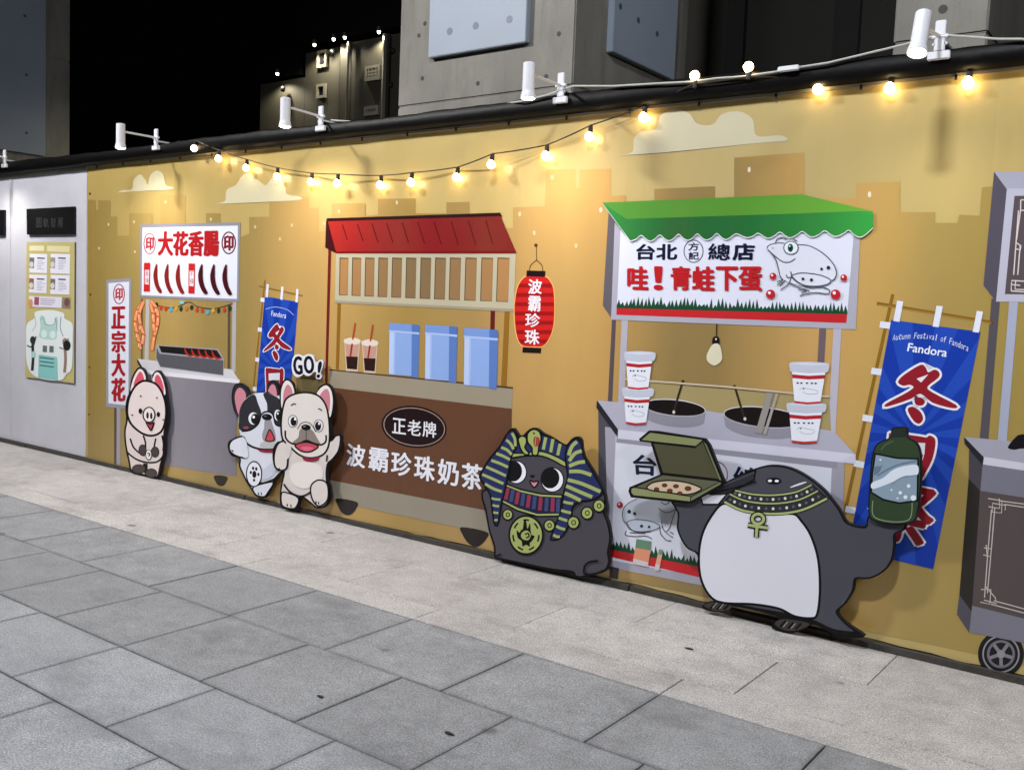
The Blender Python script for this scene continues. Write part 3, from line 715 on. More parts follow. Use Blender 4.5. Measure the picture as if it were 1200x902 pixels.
def banner(name, Q, label, off, text_quads):
    def M(pts): return [bil(Q, *binv(B2, p)) for p in pts]
    W_ = math.hypot(Q[1][0]-Q[0][0], Q[1][1]-Q[0][1]); k = W_/105.4
    a = Art(off)
    L0 = bil(Q, -.19, -.10); L1 = bil(Q, 1.1, -.075)
    a.line([bil(Q, -.19, -.062), bil(Q, 1.12, -.045)], 3.3*k+.4, '7e5a20'); a.line([bil(Q, -.035, -.11), bil(Q, -.13, 1.0)], 3.3*k+.5, '86611f')
    a.line([bil(Q, -.17, -.058), bil(Q, 1.10, -.041)], 1.2*k, 'a07c3a', new=True)
    fl = a.build(name, mural, label)
    a = Art(off+.0015)
    a.poly([Q[0], Q[1], Q[2], Q[3]], '16379c')
    c = (.5, .47); n = 15; a.k += 1
    for i in range(n):
        t0 = 2*math.pi*i/n+.1; t1 = t0+math.pi/n; pts = [c]
        asp = 2.55
        def hit(t):
            dx, dy = math.cos(t), math.sin(t)/asp
            r = min(((1-c[0])/dx if dx > 0 else c[0]/-dx) if abs(dx) > 1e-6 else 9, ((1-c[1])/dy if dy > 0 else c[1]/-dy) if abs(dy) > 1e-6 else 9)
            return (c[0]+dx*r, c[1]+dy*r)
        p0, p1 = hit(t0), hit(t1)
        pts.append(p0)
        for cn in ((0, 0), (1, 0), (1, 1), (0, 1)):
            tc = math.atan2((cn[1]-c[1])*asp, cn[0]-c[0]) % (2*math.pi)
            if (tc-t0) % (2*math.pi) < (t1-t0): pts.append(cn)
        pts.append(p1); a.poly([bil(Q, u*.998+.001, v*.998+.001) for u, v in pts], '2247ac', new=False)
    for u in (.06, .50, .95): a.poly([bil(Q, u-.035, -.085), bil(Q, u+.035, -.085), bil(Q, u+.035, .004), bil(Q, u-.035, .004)], 'd6d9e6', new=(u == .06))
    for v in (.012, .215, .42, .62, .82): a.poly([bil(Q, -.115, v), bil(Q, 0.0, v), bil(Q, .0, v+.028), bil(Q, -.115, v+.028)], 'd6d9e6', new=False)
    if text_quads:
        s = 'Autumn Festival of Fandora'; a.k += 1
        for i, ch in enumerate(s):
            if ch == ' ': continue
            t = (i+.5)/len(s); u = .05+.86*t; v = .088-.028*math.sin(math.pi*t)
            wd = .026 if ch not in 'il' else .010; hh = .018 if ch.islower() and ch not in 'tlfd' else .026
            tl = .022*math.cos(math.pi*t)*-1; q = []
            for (du, dv) in ((-wd/2, -hh), (wd/2, -hh), (wd/2, 0), (-wd/2, 0)):
                q.append(bil(Q, u+du, v+dv+tl*du*14*.28))
            a.text(ch, q, 'c6cfe8', .015, new=False)
    else:
        a.line([bil(Q, .06, .085), bil(Q, .28, .062), bil(Q, .5, .058), bil(Q, .72, .066), bil(Q, .9, .092)], .9, '94a3cc')
    a.text('Fandora', [bil(Q, .24, .088), bil(Q, .68, .088), bil(Q, .68, .123), bil(Q, .24, .123)], 'dfe4f2', .03 if text_quads else .02)
    g = 2.6*k
    for sh in [winter]+w_dots: a.poly(grow(cr(M(sh), True, 3), g), 'dcdde6', new=(sh is winter))
    for sh in [winter]+w_dots: a.poly(cr(M(sh), True, 3), '8a1c28', new=(sh is winter))
    a.poly(M(w_hole), 'dcdde6')
    a.poly(grow(cr(M(sun_), True, 3), g), 'dcdde6'); a.poly(cr(M(sun_), True, 3), '8a1c28'); a.poly(M(s_in), 'd3d4de'); a.poly(M(s_bar), '8a1c28')
    fq = [bil(Q, .20, .665), bil(Q, .90, .665), bil(Q, .86, .925), bil(Q, .16, .925)]; hh = .26*2.55
    a.text('祭', fq, 'dcdde6', .085); a.text('祭', fq, '8a1c28', .04)
    a.build('banner_cloth', fl); return fl
banner('printed_banner', B1, 'printed blue banner beside the two bulldogs', .0085, False)
banner('printed_banner', B2, 'printed blue banner behind the penguin\'s bottle', .0085, True)

# ---- bubble tea stall
D_ = crop(360, 230, 4); E_ = crop(370, 430, 4.1)
a = Art(.0085)
a.poly(D_((99, 240), (113, 255), (95, 880), (83, 880)), '6a1a18'); a.poly(D_((142, 500), (158, 500), (148, 812), (134, 810)), '8a5e1e')
a.poly(D_((860, 530), (881, 530), (878, 625), (858, 623)), '5d1b18'); a.poly(D_((926, 530), (949, 530), (934, 896), (908, 892)), '8c6220')
a.poly(E_((66, 10), (948, 96), (947, 106), (66, 18)), '4a3524'); a.poly(E_((66, 16), (947, 105), (942, 201), (66, 98)), '958b78')
a.poly(E_((66, 97), (942, 200), (935, 712), (62, 542)), '603f2c'); a.poly(E_((62, 541), (935, 711), (933, 822), (68, 641)), '8d8677')
tea = a.build('printed_tea_stall', mural, 'printed bubble tea stall with red roof')
a = Art(.0100)
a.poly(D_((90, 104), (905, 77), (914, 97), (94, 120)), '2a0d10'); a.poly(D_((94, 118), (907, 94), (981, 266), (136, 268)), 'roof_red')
a.poly(D_((89, 112), (97, 118), (137, 268), (84, 240)), '3a1012')
for (x, y, x1_, y1_) in ((165, 133, 188, 205), (235, 131, 262, 210), (303, 128, 332, 215), (372, 126, 402, 218), (445, 124, 475, 218), (518, 122, 550, 222), (595, 121, 628, 225), (675, 118, 708, 228), (755, 114, 790, 226), (838, 112, 868, 222)):
    a.line(D_((x, y), (x1_, y1_)), 1.3, '5a1014', new=(x == 165))
a.poly(D_((136, 258), (978, 256), (981, 267), (138, 269)), '741418')
a.build('roof', tea)
a = Art(.0100)
a.poly(D_((135, 269), (978, 270), (967, 541), (130, 500)), 'b3ab92'); a.poly(D_((131, 488), (968, 528), (967, 541), (130, 500)), '9a927c')
lx = (155, 214, 275, 337, 401, 467, 535, 603, 672, 745, 820, 895)
a.k += 2
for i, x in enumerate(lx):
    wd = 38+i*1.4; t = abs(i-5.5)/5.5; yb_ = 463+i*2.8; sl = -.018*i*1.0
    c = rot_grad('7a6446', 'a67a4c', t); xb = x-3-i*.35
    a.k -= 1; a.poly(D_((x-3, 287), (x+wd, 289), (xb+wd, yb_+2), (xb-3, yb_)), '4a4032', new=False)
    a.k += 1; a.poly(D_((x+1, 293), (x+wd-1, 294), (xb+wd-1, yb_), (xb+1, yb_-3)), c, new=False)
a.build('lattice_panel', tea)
a = Art(.0100)
for (x, y, s) in ((384, 594, 1), (553, 602, 1.06), (735, 616, 1.12)):
    T_ = lambda *p: D_(*[(x+u*s, y+v*s) for u, v in p])
    a.poly(T_((2, 40), (106, 48), (104, 248), (-1, 240)), '87a3d8'); a.poly(T_((106, 48), (141, 52), (136, 258), (104, 252)), '5777b6')
    a.poly(T_((2, 42), (22, 44), (19, 240), (-1, 236)), 'b0c2e6'); a.poly(T_((22, 44), (30, 45), (27, 240), (19, 240)), '9db3e0')
    a.poly(T_((0, 0), (106, 6), (106, 50), (-1, 40)), '7391cc'); a.poly(T_((106, 6), (142, 10), (142, 50), (106, 48)), '4f6fae'); a.poly(T_((-1, 33), (142, 44), (142, 54), (-1, 42)), 'a5b8e2')
a.build('ice_box_print', tea)
for dx, dy in ((0, 0), (83, 8)):
    T_ = lambda *p: D_(*[(u+dx, v+dy) for u, v in p])
    a = Art(.0100)
    a.poly(T_((173, 668), (249, 671), (237, 822), (182, 818)), 'c9b3a0'); a.poly(T_((178, 690), (244, 692), (236, 752), (183, 750)), 'bb9080'); a.poly(T_((182, 750), (238, 752), (233, 812), (187, 808)), '2b1916')
    a.sm(T_((174, 672), (210, 662), (248, 673), (244, 690), (212, 695), (177, 688)), 'd9ccc0'); a.line(T_((225, 594), (213, 672)), 2, 'a8452a'); a.line(T_((211, 690), (202, 750)), 2, '8e2d22')
    a.build('drink_cup_print', tea)
a = Art(.0105)
p = E_((473, 287))[0]; a.ell(p[0], p[1], 38.5, 24.5, '1d0f10', .13, n=40); a.ring(p[0], p[1], 35.8, 21.8, .9, 'a58f86', .13); 
for i, ch in enumerate('正老牌'):
    x = 370+i*73; y = 244+i*8; a.text(ch, E_((x, y), (x+62, y+7), (x+62, y+80), (x-2, y+72)), 'dcdce2', .02)
for i, ch in enumerate('波霸珍珠奶茶'):
    x = 152+i*(106+i*.9); y = 366+i*18.5; s = 86+i*2.6
    a.text(ch, E_((x, y), (x+s, y+14), (x+s-4, y+s*1.25+12), (x-4, y+s*1.25-4)), 'dfe0ea', .032)
a.build('lettering', tea)
for pts in (((100, 630), (198, 648), (194, 680), (172, 706), (148, 711), (122, 695), (104, 660)), ((700, 768), (823, 792), (818, 826), (790, 855), (762, 862), (730, 842), (706, 805))):
    a = Art(.0105); a.sm(E_(*pts), '26201f', n=4); a.build('wheel', tea)

# ---- lantern
X_ = crop(590, 280, 6.443)
a = Art(.0085)
a.line(X_((248, 50), (250, 160)), .8, '4a2a18'); a.ell(*X_((245, 48))[0], 2.1, 2.1, '5a2c1c'); a.line(X_((250, 160), (205, 200), (197, 245)), .9, '4a2a18'); a.line(X_((250, 160), (290, 200), (296, 245)), .9, '4a2a18')
body = cr(X_((175, 282), (250, 280), (318, 288), (352, 322), (376, 380), (384, 500), (378, 640), (352, 735), (300, 806), (225, 812), (150, 806), (112, 762), (90, 660), (84, 520), (98, 400), (126, 328)), True, 6)
a.poly(grow(body, 1.3), 'dfae66'); a.poly(body, 'c4201f')
a.k += 1
def clipband(y0, y1):
    xs0 = []
    L = []; R_ = []
    for j in range(5):
        y = y0+(y1-y0)*j/4; ix = []
        for i in range(len(body)):
            p, q = body[i], body[(i+1) % len(body)]
            if (p[1]-y)*(q[1]-y) < 0: ix.append(p[0]+(q[0]-p[0])*(y-p[1])/(q[1]-p[1]))
        if len(ix) >= 2: L.append((min(ix)+.3, y)); R_.append((max(ix)-.3, y))
    return L+R_[::-1]
for k in range(7):
    y = 280+(338+k*70)/6.443; a.poly(clipband(y, y+4.6), '931315', new=False)
a.poly(X_((176, 238), (318, 242), (313, 286), (172, 282)), '1a1214'); a.poly(X_((146, 816), (286, 822), (282, 862), (142, 856)), '1a1214')
for ch, x0_, y0_, x1_, y1_ in (('波', 190, 304, 290, 414), ('霸', 190, 430, 280, 546), ('珍', 168, 560, 276, 664), ('珠', 165, 684, 272, 796)):
    a.text(ch, X_((x0_, y0_), (x1_, y0_+4), (x1_-4, y1_), (x0_-2, y1_)), 'e6dfe6', .03)
a.build('printed_lantern', mural, 'printed red paper lantern with white characters')

# ---- frog jelly stall
U_ = crop(700, 220, 5.306); V_ = crop(860, 220, 5.306); K_ = crop(690, 390, 3.4286); N_ = crop(700, 520, 5.3077); L_ = crop(690, 380, 7.5); M_ = crop(840, 380, 7.5); J_ = crop(800, 530, 4.0103)
def grass(a, p0, p1, h, c, seed, n=70):
    rnd = random.Random(seed); a.k += 1
    pts = []
    for i in range(n+1):
        t = i/n; x = p0[0]+(p1[0]-p0[0])*t; y = p0[1]+(p1[1]-p0[1])*t
        if i % 2: pts.append((x+rnd.uniform(-.8, 1.6), y-h*rnd.uniform(.45, 1.25)))
        else: pts.append((x, y-h*rnd.uniform(0, .3)))
    a.poly(pts+[(p1[0], p1[1]+2), (p0[0], p0[1]+2)], c, new=False)
a = Art(.0085)
a.poly([(717.3, 372), (722, 372), (717.4, 471), (712.2, 471)], '544a50'); a.poly([(728.7, 372), (736.2, 372), (730, 500), (723, 498)], 'a9a6b2')
a.poly([(960.2, 383), (968.2, 383), (965.3, 436), (957.2, 436)], '685a60'); a.poly([(976.7, 384), (986.2, 384), (978, 524), (969.5, 523)], 'b1adba')
a.poly([(736, 446), (972, 466.5), (974, 506), (730, 474)], '9d8d60')
# body below the counter
a.poly(K_((38, 290), (112, 400), (100, 960), (40, 930)), '4c4a52')
a.poly([(709, 500), (990, 532), (984, 717), (713.5, 664.5)], '9d9ba9'); a.poly([(721.8, 508), (975, 541), (968, 702), (716, 656)], 'cdcfdb')
a.poly(K_((112, 410), (1000, 512), (998, 545), (110, 440)), '8d8b99')
a.poly(K_((33, 270), (470, 312), (985, 395), (1072, 490), (118, 400)), 'a9a8b8'); a.poly(K_((118, 388), (1072, 486), (1072, 526), (115, 424)), 'c9c8d8'); a.poly(K_((33, 270), (118, 388), (116, 420), (30, 300)), '25252c')
frog = a.build('printed_frog_stall', mural, 'printed stall with green awning and frog sign')
a = Art(.0115)
a.poly([(714.5, 663), (725.5, 665.5), (724, 678), (714.2, 676)], '332d33')
a.build('wheel', frog)
# pots and spoons
for (cx_, cy_, rx, ry, sp0, sp1) in ((345, 300, 126, 34, (378, 192), (340, 318)), (700, 338, 160, 42, (585, 212), (626, 345))):
    a = Art(.0118); p = K_((cx_, cy_))[0]
    e = ell(p[0], p[1], rx/3.4286, ry/3.4286, .1, 40); lo_ = [(x, y+12.5) for x, y in ell(p[0], p[1], rx/3.4286*.96, ry/3.4286, .1, 40)]
    a.poly([e[20]]+[lo_[k] for k in range(19, 0, -1)]+[e[0]], '8a8894'); a.poly(e, 'c3c0c6'); a.ell(p[0], p[1]+.3, rx/3.4286-1.1, ry/3.4286-1.1, '2e2a2c', .1, n=40); a.ell(p[0], p[1], rx/3.4286-1.7, ry/3.4286-1.9, '17110f', .1, n=40)
    a.line(K_(sp0, sp1), 2.4, '30251f'); q = K_(sp1)[0]; a.ell(q[0]+.4, q[1], 1.6, 2, 'cfc8c4'); q = K_(sp0)[0]; a.ell(q[0], q[1]+.6, 1.8, 1.4, '141010')
    a.build('pot_print', frog)
a = Art(.0162)
a.line([(731, 444), (850, 453), (972, 464.8)], 2.3, 'bcae94', smooth=False); a.poly(K_((716, 240), (742, 242), (696, 404), (668, 402)), '8f8a86'); a.poly(K_((752, 243), (762, 244), (712, 408), (700, 407)), '9b9690')
a.build('glass_guard_print', frog)
def tub(x0, x1, yt, yl, bx0, bx1, cx0, cx1, yb_, tilt):
    a = Art(.0185); t = lambda x, y: (x, y+(x-x0)*tilt)
    w_ = x1-x0
    a.sm([t(x0, yt+1.5), t(x0+w_*.15, yt), t(x0+w_*.5, yt-.6), t(x1-w_*.15, yt), t(x1, yt+1.5), t(x1-.5, yl-2.5), t(bx1, yl), t((x0+x1)/2, yl+1.6), t(bx0, yl), t(x0+.5, yl-2.5)], 'b9bdcc')
    a.sm([t(x0+1.2, yt+1.8), t(x0+w_*.5, yt+.4), t(x1-1.2, yt+1.8), t(x0+w_*.5, yt+3.6)], 'c9ccda')
    f = lambda s: (bx0+(cx0-bx0)*s, bx1+(cx1-bx1)*s, yl+(yb_-yl)*s)
    def band(s0, s1, c, new=True):
        l0, r0, y0 = f(s0); l1, r1, y1 = f(s1); m = (l0+r0)/2
        a.poly([t(l0, y0), t(m, y0+1.4), t(r0, y0), t(r1, y1), t((l1+r1)/2, y1+1.4), t(l1, y1)], c, new)
    band(0, 1, 'dcdee8'); band(.08, .20, 'a8242a'); band(.93, 1.0, 'b83030', False)
    l, r, y = f(.33); m = r-l
    for k in (.16, .28, .46, .62, .74): a.ell(*t(l+m*k, y+1), m*.045, 1.0, '1c1c2a', new=(k == .16), n=8)
    l, r, y = f(.55)
    a.line([t(l+m*.2, y+1), t(l+m*.3, y-1.4), t(l+m*.5, y-.6), t(l+m*.78, y+1.6), t(l+m*.74, y+5), t(l+m*.45, y+5.5), t(l+m*.3, y+3)], .6, '9aa0a8'); a.ell(*t(l+m*.33, y-.6), 1, 1, '50575c', n=8)
    a.build('tub_print', frog)
tub(731.4, 768, 411.6, 422.5, 733.8, 764.2, 736, 759.6, 455, .02); tub(729, 766, 453.5, 464.2, 731.5, 761.5, 733.5, 756.8, 496, .03)
tub(925.3, 971.3, 424, 435.5, 928, 967.3, 931, 961.2, 472, .02); tub(922, 968, 471.5, 482.5, 925, 963.3, 927.8, 957, 518, .02)
a = Art(.0120)
a.line([(840, 379), (839.4, 396)], 1.2, '2a1c18'); a.sm(L_((1090, 120), (1120, 104), (1145, 120), (1147, 170), (1118, 178), (1085, 172)), '1a1414'); a.sm(L_((1088, 178), (1145, 178), (1170, 260), (1165, 320), (1105, 362), (1045, 325), (1038, 265)), 'cfc9ad'); a.ell(*L_((1118, 130))[0], .9, 1.2, 'd8d4cc')
a.build('hanging_bulb_print', frog)
# sign
a = Art(.0105)
a.poly(U_((70, 150), (112, 215), (92, 816), (34, 732)), '5d585f'); a.poly([(720.5, 258), (1008, 276), (1002.8, 386), (716, 374.6)], 'a5a3b1')
a.poly([(727.5, 262), (1000.6, 272), (992, 378.4), (722.6, 369)], 'd3d5e4')
a.poly(U_((120, 730), (140, 731))+V_((706, 770), (700, 841))+U_((119, 790)), 'b9252a')
grass(a, U_((120, 738))[0], V_((706, 776))[0], 11, '17452c', 3, 120)
a.poly(U_((120, 736))+V_((706, 773))+V_((706, 779))+U_((120, 742)), '17452c')
a.text('台', U_((246, 352), (358, 355), (352, 446), (246, 446)), '12152e', .06); a.text('北', U_((370, 352), (496, 356), (492, 446), (370, 446)), '12152e', .06)
a.ring(*U_((598, 395))[0], 11.2, 13, .9, '3a3c52'); a.text('方', U_((566, 342), (630, 342), (630, 390), (566, 390)), '1b1f3c', .035); a.text('記', U_((568, 400), (630, 400), (630, 446), (568, 446)), '1b1f3c', .035)
a.text('總', [(830.5, 285.5), (856, 286), (855, 305), (830, 304)], '12152e', .035); a.text('店', [(860, 285.5), (884, 286), (883, 304.5), (859, 304.5)], '12152e', .06)
q = 736
for ch, x0_, x1_ in (('哇', 736, 759), ('！', 767, 776), ('青', 787, 809), ('蛙', 812, 836.5), ('下', 840, 864), ('蛋', 866.5, 892.4)):
    a.text(ch, [(x0_, 312.6+(x0_-736)*.004), (x1_, 313), (x1_, 339+(x1_-736)*.012), (x0_, 338.5+(x0_-736)*.012)], 'b01c22', .055)
def frog_art(a, T, lc, fill, mir=False):
    w_ = 1.2
    a.sm(T((208, 375), (240, 350), (300, 345), (400, 352), (470, 362), (550, 405), (615, 470), (638, 530), (615, 575), (560, 605), (440, 612), (350, 590), (300, 565), (285, 520), (262, 450), (225, 405)), fill)
    for pts in (((208, 378), (214, 362), (240, 350), (280, 344), (315, 346)), ((258, 345), (270, 320), (300, 310), (330, 322)), ((370, 322), (392, 330)), ((400, 354), (470, 362), (550, 405), (615, 470), (638, 530), (622, 570), (604, 576)),
                ((358, 545), (420, 530), (520, 540), (585, 562), (602, 582), (575, 602), (510, 612), (440, 606), (390, 580), (358, 545)), ((358, 556), (400, 592), (470, 620), (540, 616), (585, 630), (596, 648), (580, 660), (510, 652), (440, 662), (410, 672)),
                ((210, 384), (236, 410), (262, 450), (276, 500), (288, 550), (305, 572)), ((214, 388), (255, 425), (300, 458), (345, 463), (384, 440)), ((352, 520), (358, 545), (345, 590), (320, 615), (290, 635)), ((325, 540), (335, 560), (352, 556)),
                ((305, 572), (268, 585)), ((300, 580), (270, 605)), ((320, 575), (285, 610)), ((345, 596), (400, 618), (470, 640)), ((400, 632), (450, 640), (420, 655))):
        a.line(T(*pts), w_, lc, taper=False, n=4)
    p = T((355, 374))[0]; a.ring(p[0], p[1], 8.4, 7.6, 1.1, lc); a.ell(p[0], p[1], 7.8, 7.1, 'd9dfe6'); a.ell(p[0]-.6, p[1], 3.2, 4.8, '1d5348'); a.ell(p[0]-.6, p[1]+.2, 1.6, 2.8, '10231f'); a.ell(p[0]-1.4, p[1]-2, .9, .9, 'e8eef0')
    for (x, y, r) in ((545, 505, 1.6), (588, 497, 2.2), (430, 567, 1.7), (482, 573, 1.9), (242, 376, .7)):
        p = T((x, y))[0]; a.ell(p[0], p[1], r, r, '23242a', new=(x == 545), n=12)
frog_art(a, V_, '4a4c55', 'd0d3e0')
for (x, y, r) in ((243, 550, 4), (228, 662, 5.4), (683, 560, 4), (632, 663, 5.8)):
    p = V_((x, y))[0]; a.ell(p[0], p[1], r, r, 'b31f2a'); a.ell(p[0]-r*.25, p[1]-r*.3, r*.32, r*.32, 'eee8ec')
a.build('sign_board', frog, 'white sign with blue and red characters and a drawn frog')
# awning
a = Art(.0238)
a.poly(U_((55, 118), (120, 160), (208, 330), (160, 280), (110, 215), (70, 150)), '4f4a30')
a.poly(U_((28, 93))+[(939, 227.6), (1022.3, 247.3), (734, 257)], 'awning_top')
lob = U_((205, 330), (240, 318), (272, 294), (305, 318), (330, 330), (358, 316), (388, 291), (420, 316), (447, 327), (475, 312), (505, 286), (535, 312), (563, 324), (592, 310), (622, 284), (652, 310), (680, 322), (712, 308), (742, 282), (772, 306), (800, 320), (828, 306)) \
    + V_((15, 284), (55, 300), (85, 308), (120, 298), (150, 280), (185, 300), (215, 312), (250, 298), (285, 273), (320, 296), (350, 309), (390, 292), (425, 269), (462, 294), (490, 304), (530, 288), (565, 265), (605, 290), (635, 301), (680, 283), (715, 262), (750, 292), (785, 305), (820, 288), (866, 246))
lob_s = cr(lob, False, 3)
pale_edge = [(x, y+1.1) for x, y in lob_s]  # pale printed rim just below the awning scallops
a.poly(U_((180, 195))+[(1023, 247.6)]+pale_edge[::-1]+U_((28, 95)), 'dfe3e2'); a.poly([(734, 256.6), (1023, 247.5)]+lob_s[::-1]+U_((30, 95)), 'awning_front')
a.build('awning', frog)
# lower front print
a = Art(.0115)
a.poly([(716, 640.6), (818, 660), (966, 690), (966, 701), (818, 675.6), (716, 652.3)], 'b9252a'); grass(a, (716.4, 641.5), (966, 691), 11, '17452c', 9, 110)
a.text('台', N_((220, 66), (368, 76), (362, 196), (232, 186)), '191c36', .045); a.text('總', [(860, 546), (890, 549), (890, 580), (860, 576)], '191c36', .03)
a.ring(839, 556, 13.5, 15.5, 1, '9a3a4a')
MIR = lambda *pts: [(741.5-(x-520)*.165+2, 617.5+(y-500)*.165) for x, y in pts]
p_ = N_((140, 380))[0]; a.ell(p_[0], p_[1], 3.6, 3.8, 'a8202c'); a.ell(p_[0]-.8, p_[1]-1.2, 1, 1, 'e8e0e6')
a.sm(N_((250, 340), (190, 370), (158, 415), (160, 470), (180, 500), (205, 530), (270, 550), (350, 540), (395, 520), (440, 490), (480, 430), (500, 400), (440, 350), (340, 330)), 'abb2be')
for pts in (((250, 340), (190, 370), (158, 415), (160, 468), (182, 500), (202, 530), (262, 550), (335, 545)), ((182, 485), (230, 470), (310, 475), (370, 495), (388, 515), (350, 535), (280, 545), (215, 535), (182, 485)), ((180, 540), (175, 565), (230, 575), (300, 572), (340, 590)), ((388, 515), (395, 560), (430, 600)),
            ((490, 400), (470, 460), (450, 520), (430, 545)), ((400, 480), (410, 530), (450, 570), (470, 580)), ((380, 400), (420, 425), (460, 420), (495, 398)), ((395, 360), (418, 375), (440, 368), (450, 355)), ((450, 545), (475, 560)), ((430, 600), (460, 602)), ((200, 550), (300, 555))):
    a.line(N_(*pts), .9, '3c4048', n=4)
for (x, y, r) in ((198, 420, 2.2), (232, 433, 1.8), (275, 510, 1.8), (322, 515, 1.5)): p = N_((x, y))[0]; a.ell(p[0], p[1], r, r, '202127', n=12)
a.poly(N_((243, 590), (336, 606), (331, 662), (236, 645)), '5f8069'); a.poly(N_((236, 645), (331, 662), (318, 736), (224, 712)), 'd08a6c'); a.poly(N_((224, 712), (318, 736), (314, 766), (220, 744)), 'c3b8bc')
a.poly(N_((384, 655), (410, 660), (404, 692), (376, 686)), '6f8d78', False); a.poly(N_((376, 684), (404, 690), (390, 752), (362, 745)), 'd39a80'); a.poly(N_((362, 745), (390, 752), (384, 790), (354, 782)), 'c3b8bc')
a.build('front_print', frog)

# ---- grey stall cut by the right edge
Q_ = crop(1120, 190, 5.3); R_c = crop(1120, 480, 2.9097)
a = Art(.0085)
a.poly([(1162, 350), (1172, 350), (1158, 516), (1148, 515)], '504b52'); a.poly([(1183, 350), (1193.5, 350), (1178.5, 532), (1168, 530)], '9da2b6')
a.poly(R_c((46, 112), (92, 185), (85, 278), (44, 236)), '444048'); a.poly(R_c((44, 235), (83, 276), (56, 692), (12, 632)), '2b2723'); a.poly(R_c((12, 630), (56, 690), (46, 760), (4, 697)), '4c4952')
a.poly(R_c((92, 180), (420, 225), (420, 330), (84, 277)), '72717e'); a.poly(R_c((84, 276), (420, 328), (420, 760), (56, 668)), '504747'); a.poly(R_c((56, 667), (420, 758), (420, 830), (46, 758)), '75737f')
a.poly(R_c((28, 92), (420, 130), (420, 215), (95, 165)), '9b9aa8'); a.poly(R_c((94, 160), (420, 210), (420, 235), (92, 186)), 'c2c1ce'); a.poly(R_c((28, 92), (96, 162), (92, 190), (30, 115)), '242328')
a.sm(R_c((178, 128), (200, 98), (225, 84), (300, 90), (300, 140), (230, 132), (200, 136)), '131216')
for pts in (((122, 340), (110, 480), (98, 640)), ((133, 335), (121, 480), (108, 625)), ((165, 322), (240, 333), (330, 346)), ((150, 310), (240, 322), (330, 335)), ((130, 650), (240, 680), (330, 703)), ((120, 662), (240, 694), (330, 717)),
            ((110, 302), (158, 310), (156, 352), (124, 348), (126, 318), (170, 326), (168, 342)), ((112, 330), (150, 336), (148, 302)), ((86, 612), (120, 612), (116, 662), (84, 655)), ((100, 600), (135, 640), (140, 660), (96, 648)), ((96, 470), (122, 474), (118, 500), (94, 494)), ((104, 460), (108, 508))):
    a.line(R_c(*pts), 1.3, 'b9b0ab', smooth=False)
rs = a.build('printed_grey_stall', mural, 'printed dark grey stall cut off by the right edge')
a = Art(.0085)
p = (1173, 766)
a.ell(p[0], p[1], 27, 27, '17161a', n=36); a.ring(p[0], p[1], 21, 21, 1.8, '8e8b92'); a.ring(p[0], p[1], 15, 15, 3, '6c6a70'); a.ell(p[0], p[1], 5, 5, '8a878e')
for k in range(5): t = k*1.2566+.3; a.line([(p[0]+5*math.cos(t), p[1]+5*math.sin(t)), (p[0]+14*math.cos(t), p[1]+14*math.sin(t))], 4, '7d7a80', new=(k == 0))
a.build('wheel', rs)
a = Art(.0095)
a.poly(Q_((238, 60), (318, 168), (250, 866), (172, 765)), '4e4955'); a.poly(Q_((238, 60), (900, 60), (900, 165), (316, 167)), '9c9bab'); a.poly(Q_((318, 165), (900, 158), (900, 878), (250, 866)), 'acacbc')
a.poly(Q_((365, 210), (900, 204), (900, 826), (305, 820)), '51474c')
for pts in (((404, 235), (402, 300), (378, 480)), ((390, 300), (376, 480), (360, 700)), ((400, 520), (385, 700)), ((345, 760), (348, 735), (430, 740)), ((345, 800), (345, 760), (400, 765)), ((345, 800), (430, 806)), ((372, 740), (368, 790), (430, 792)), ((404, 235), (600, 232)), ((404, 300), (600, 298)), ((375, 500), (405, 520), (402, 545), (375, 540))):
    a.line(Q_(*pts), 1.4, 'c9c0bc', smooth=False)
a.build('sign_board', rs)

# ---- poster and black sign on the white hoarding
def board(name, pts, off, th, front, edge, parent, label=None):
    """cut-out board: outline in px on the plane y = -off, real thickness th"""
    if area(pts) > 0: pts = pts[::-1]
    f = [W(p[0], p[1], off) for p in pts]; n = len(f)
    for v in f: v.z = max(v.z, .003)
    vs = f+[v+Vector((0, th, 0)) for v in f]
    fs = [tuple(range(n)), tuple(range(2*n-1, n-1, -1))]+[(i, i+n, (i+1) % n+n, (i+1) % n) for i in range(n)]
    mb = MB(); mb.add(vs, fs[:1], 0); 
    mb.m = [0]; mb.f = [fs[0]]+fs[1:]; mb.m = [0]+[1]*(len(fs)-1)
    return mb.build(name, [pmat(front, 'board'), pmat(edge, 'board')], parent, label=label)
C_ = crop(0, 270, 4.75)
po = empty('info_poster', tuple(W(58, 446, .02)), 'beige information poster with white text boxes below the small black sign', 'poster')
board('poster_board', [(31.2, 283.7), (87.4, 283.9), (86.7, 449), (29.5, 441.6)], .022, .016, 'b3a76e', '5c5a5c', po)
a = Art(.0225, 'board')
a.poly(C_((165, 85), (245, 85), (245, 115), (163, 113)), 'd4cda8'); a.poly(C_((262, 85), (388, 88), (386, 122), (262, 117)), 'cfc79c', False)
rnd = random.Random(4)
for (x, y, w_, h) in ((165, 130, 98, 104), (282, 130, 108, 108), (163, 246, 98, 100), (282, 248, 106, 106)):
    a.poly(C_((x, y), (x+w_, y+2), (x+w_-2, y+h+4), (x-2, y+h)), 'd6d6e0'); 
    a.poly(C_((x, y+20), (x+26, y+22), (x+24, y+82), (x-3, y+78)), ('8a5a4c', '6a6b66', '8f8a8c', '7a4f44')[rnd.randrange(4)])
    a.ell(*C_((x+10, y+60))[0], 2.5, 3.5, 'c6c0bd')
    a.line(C_((x+42, y+24), (x+84, y+26)), 1.6, '33344a')
    for k in range(6): a.line(C_((x+42, y+40+k*9), (x+42+rnd.uniform(22, 50), y+41+k*9)), .6, '8f90a2', new=(k == 0))
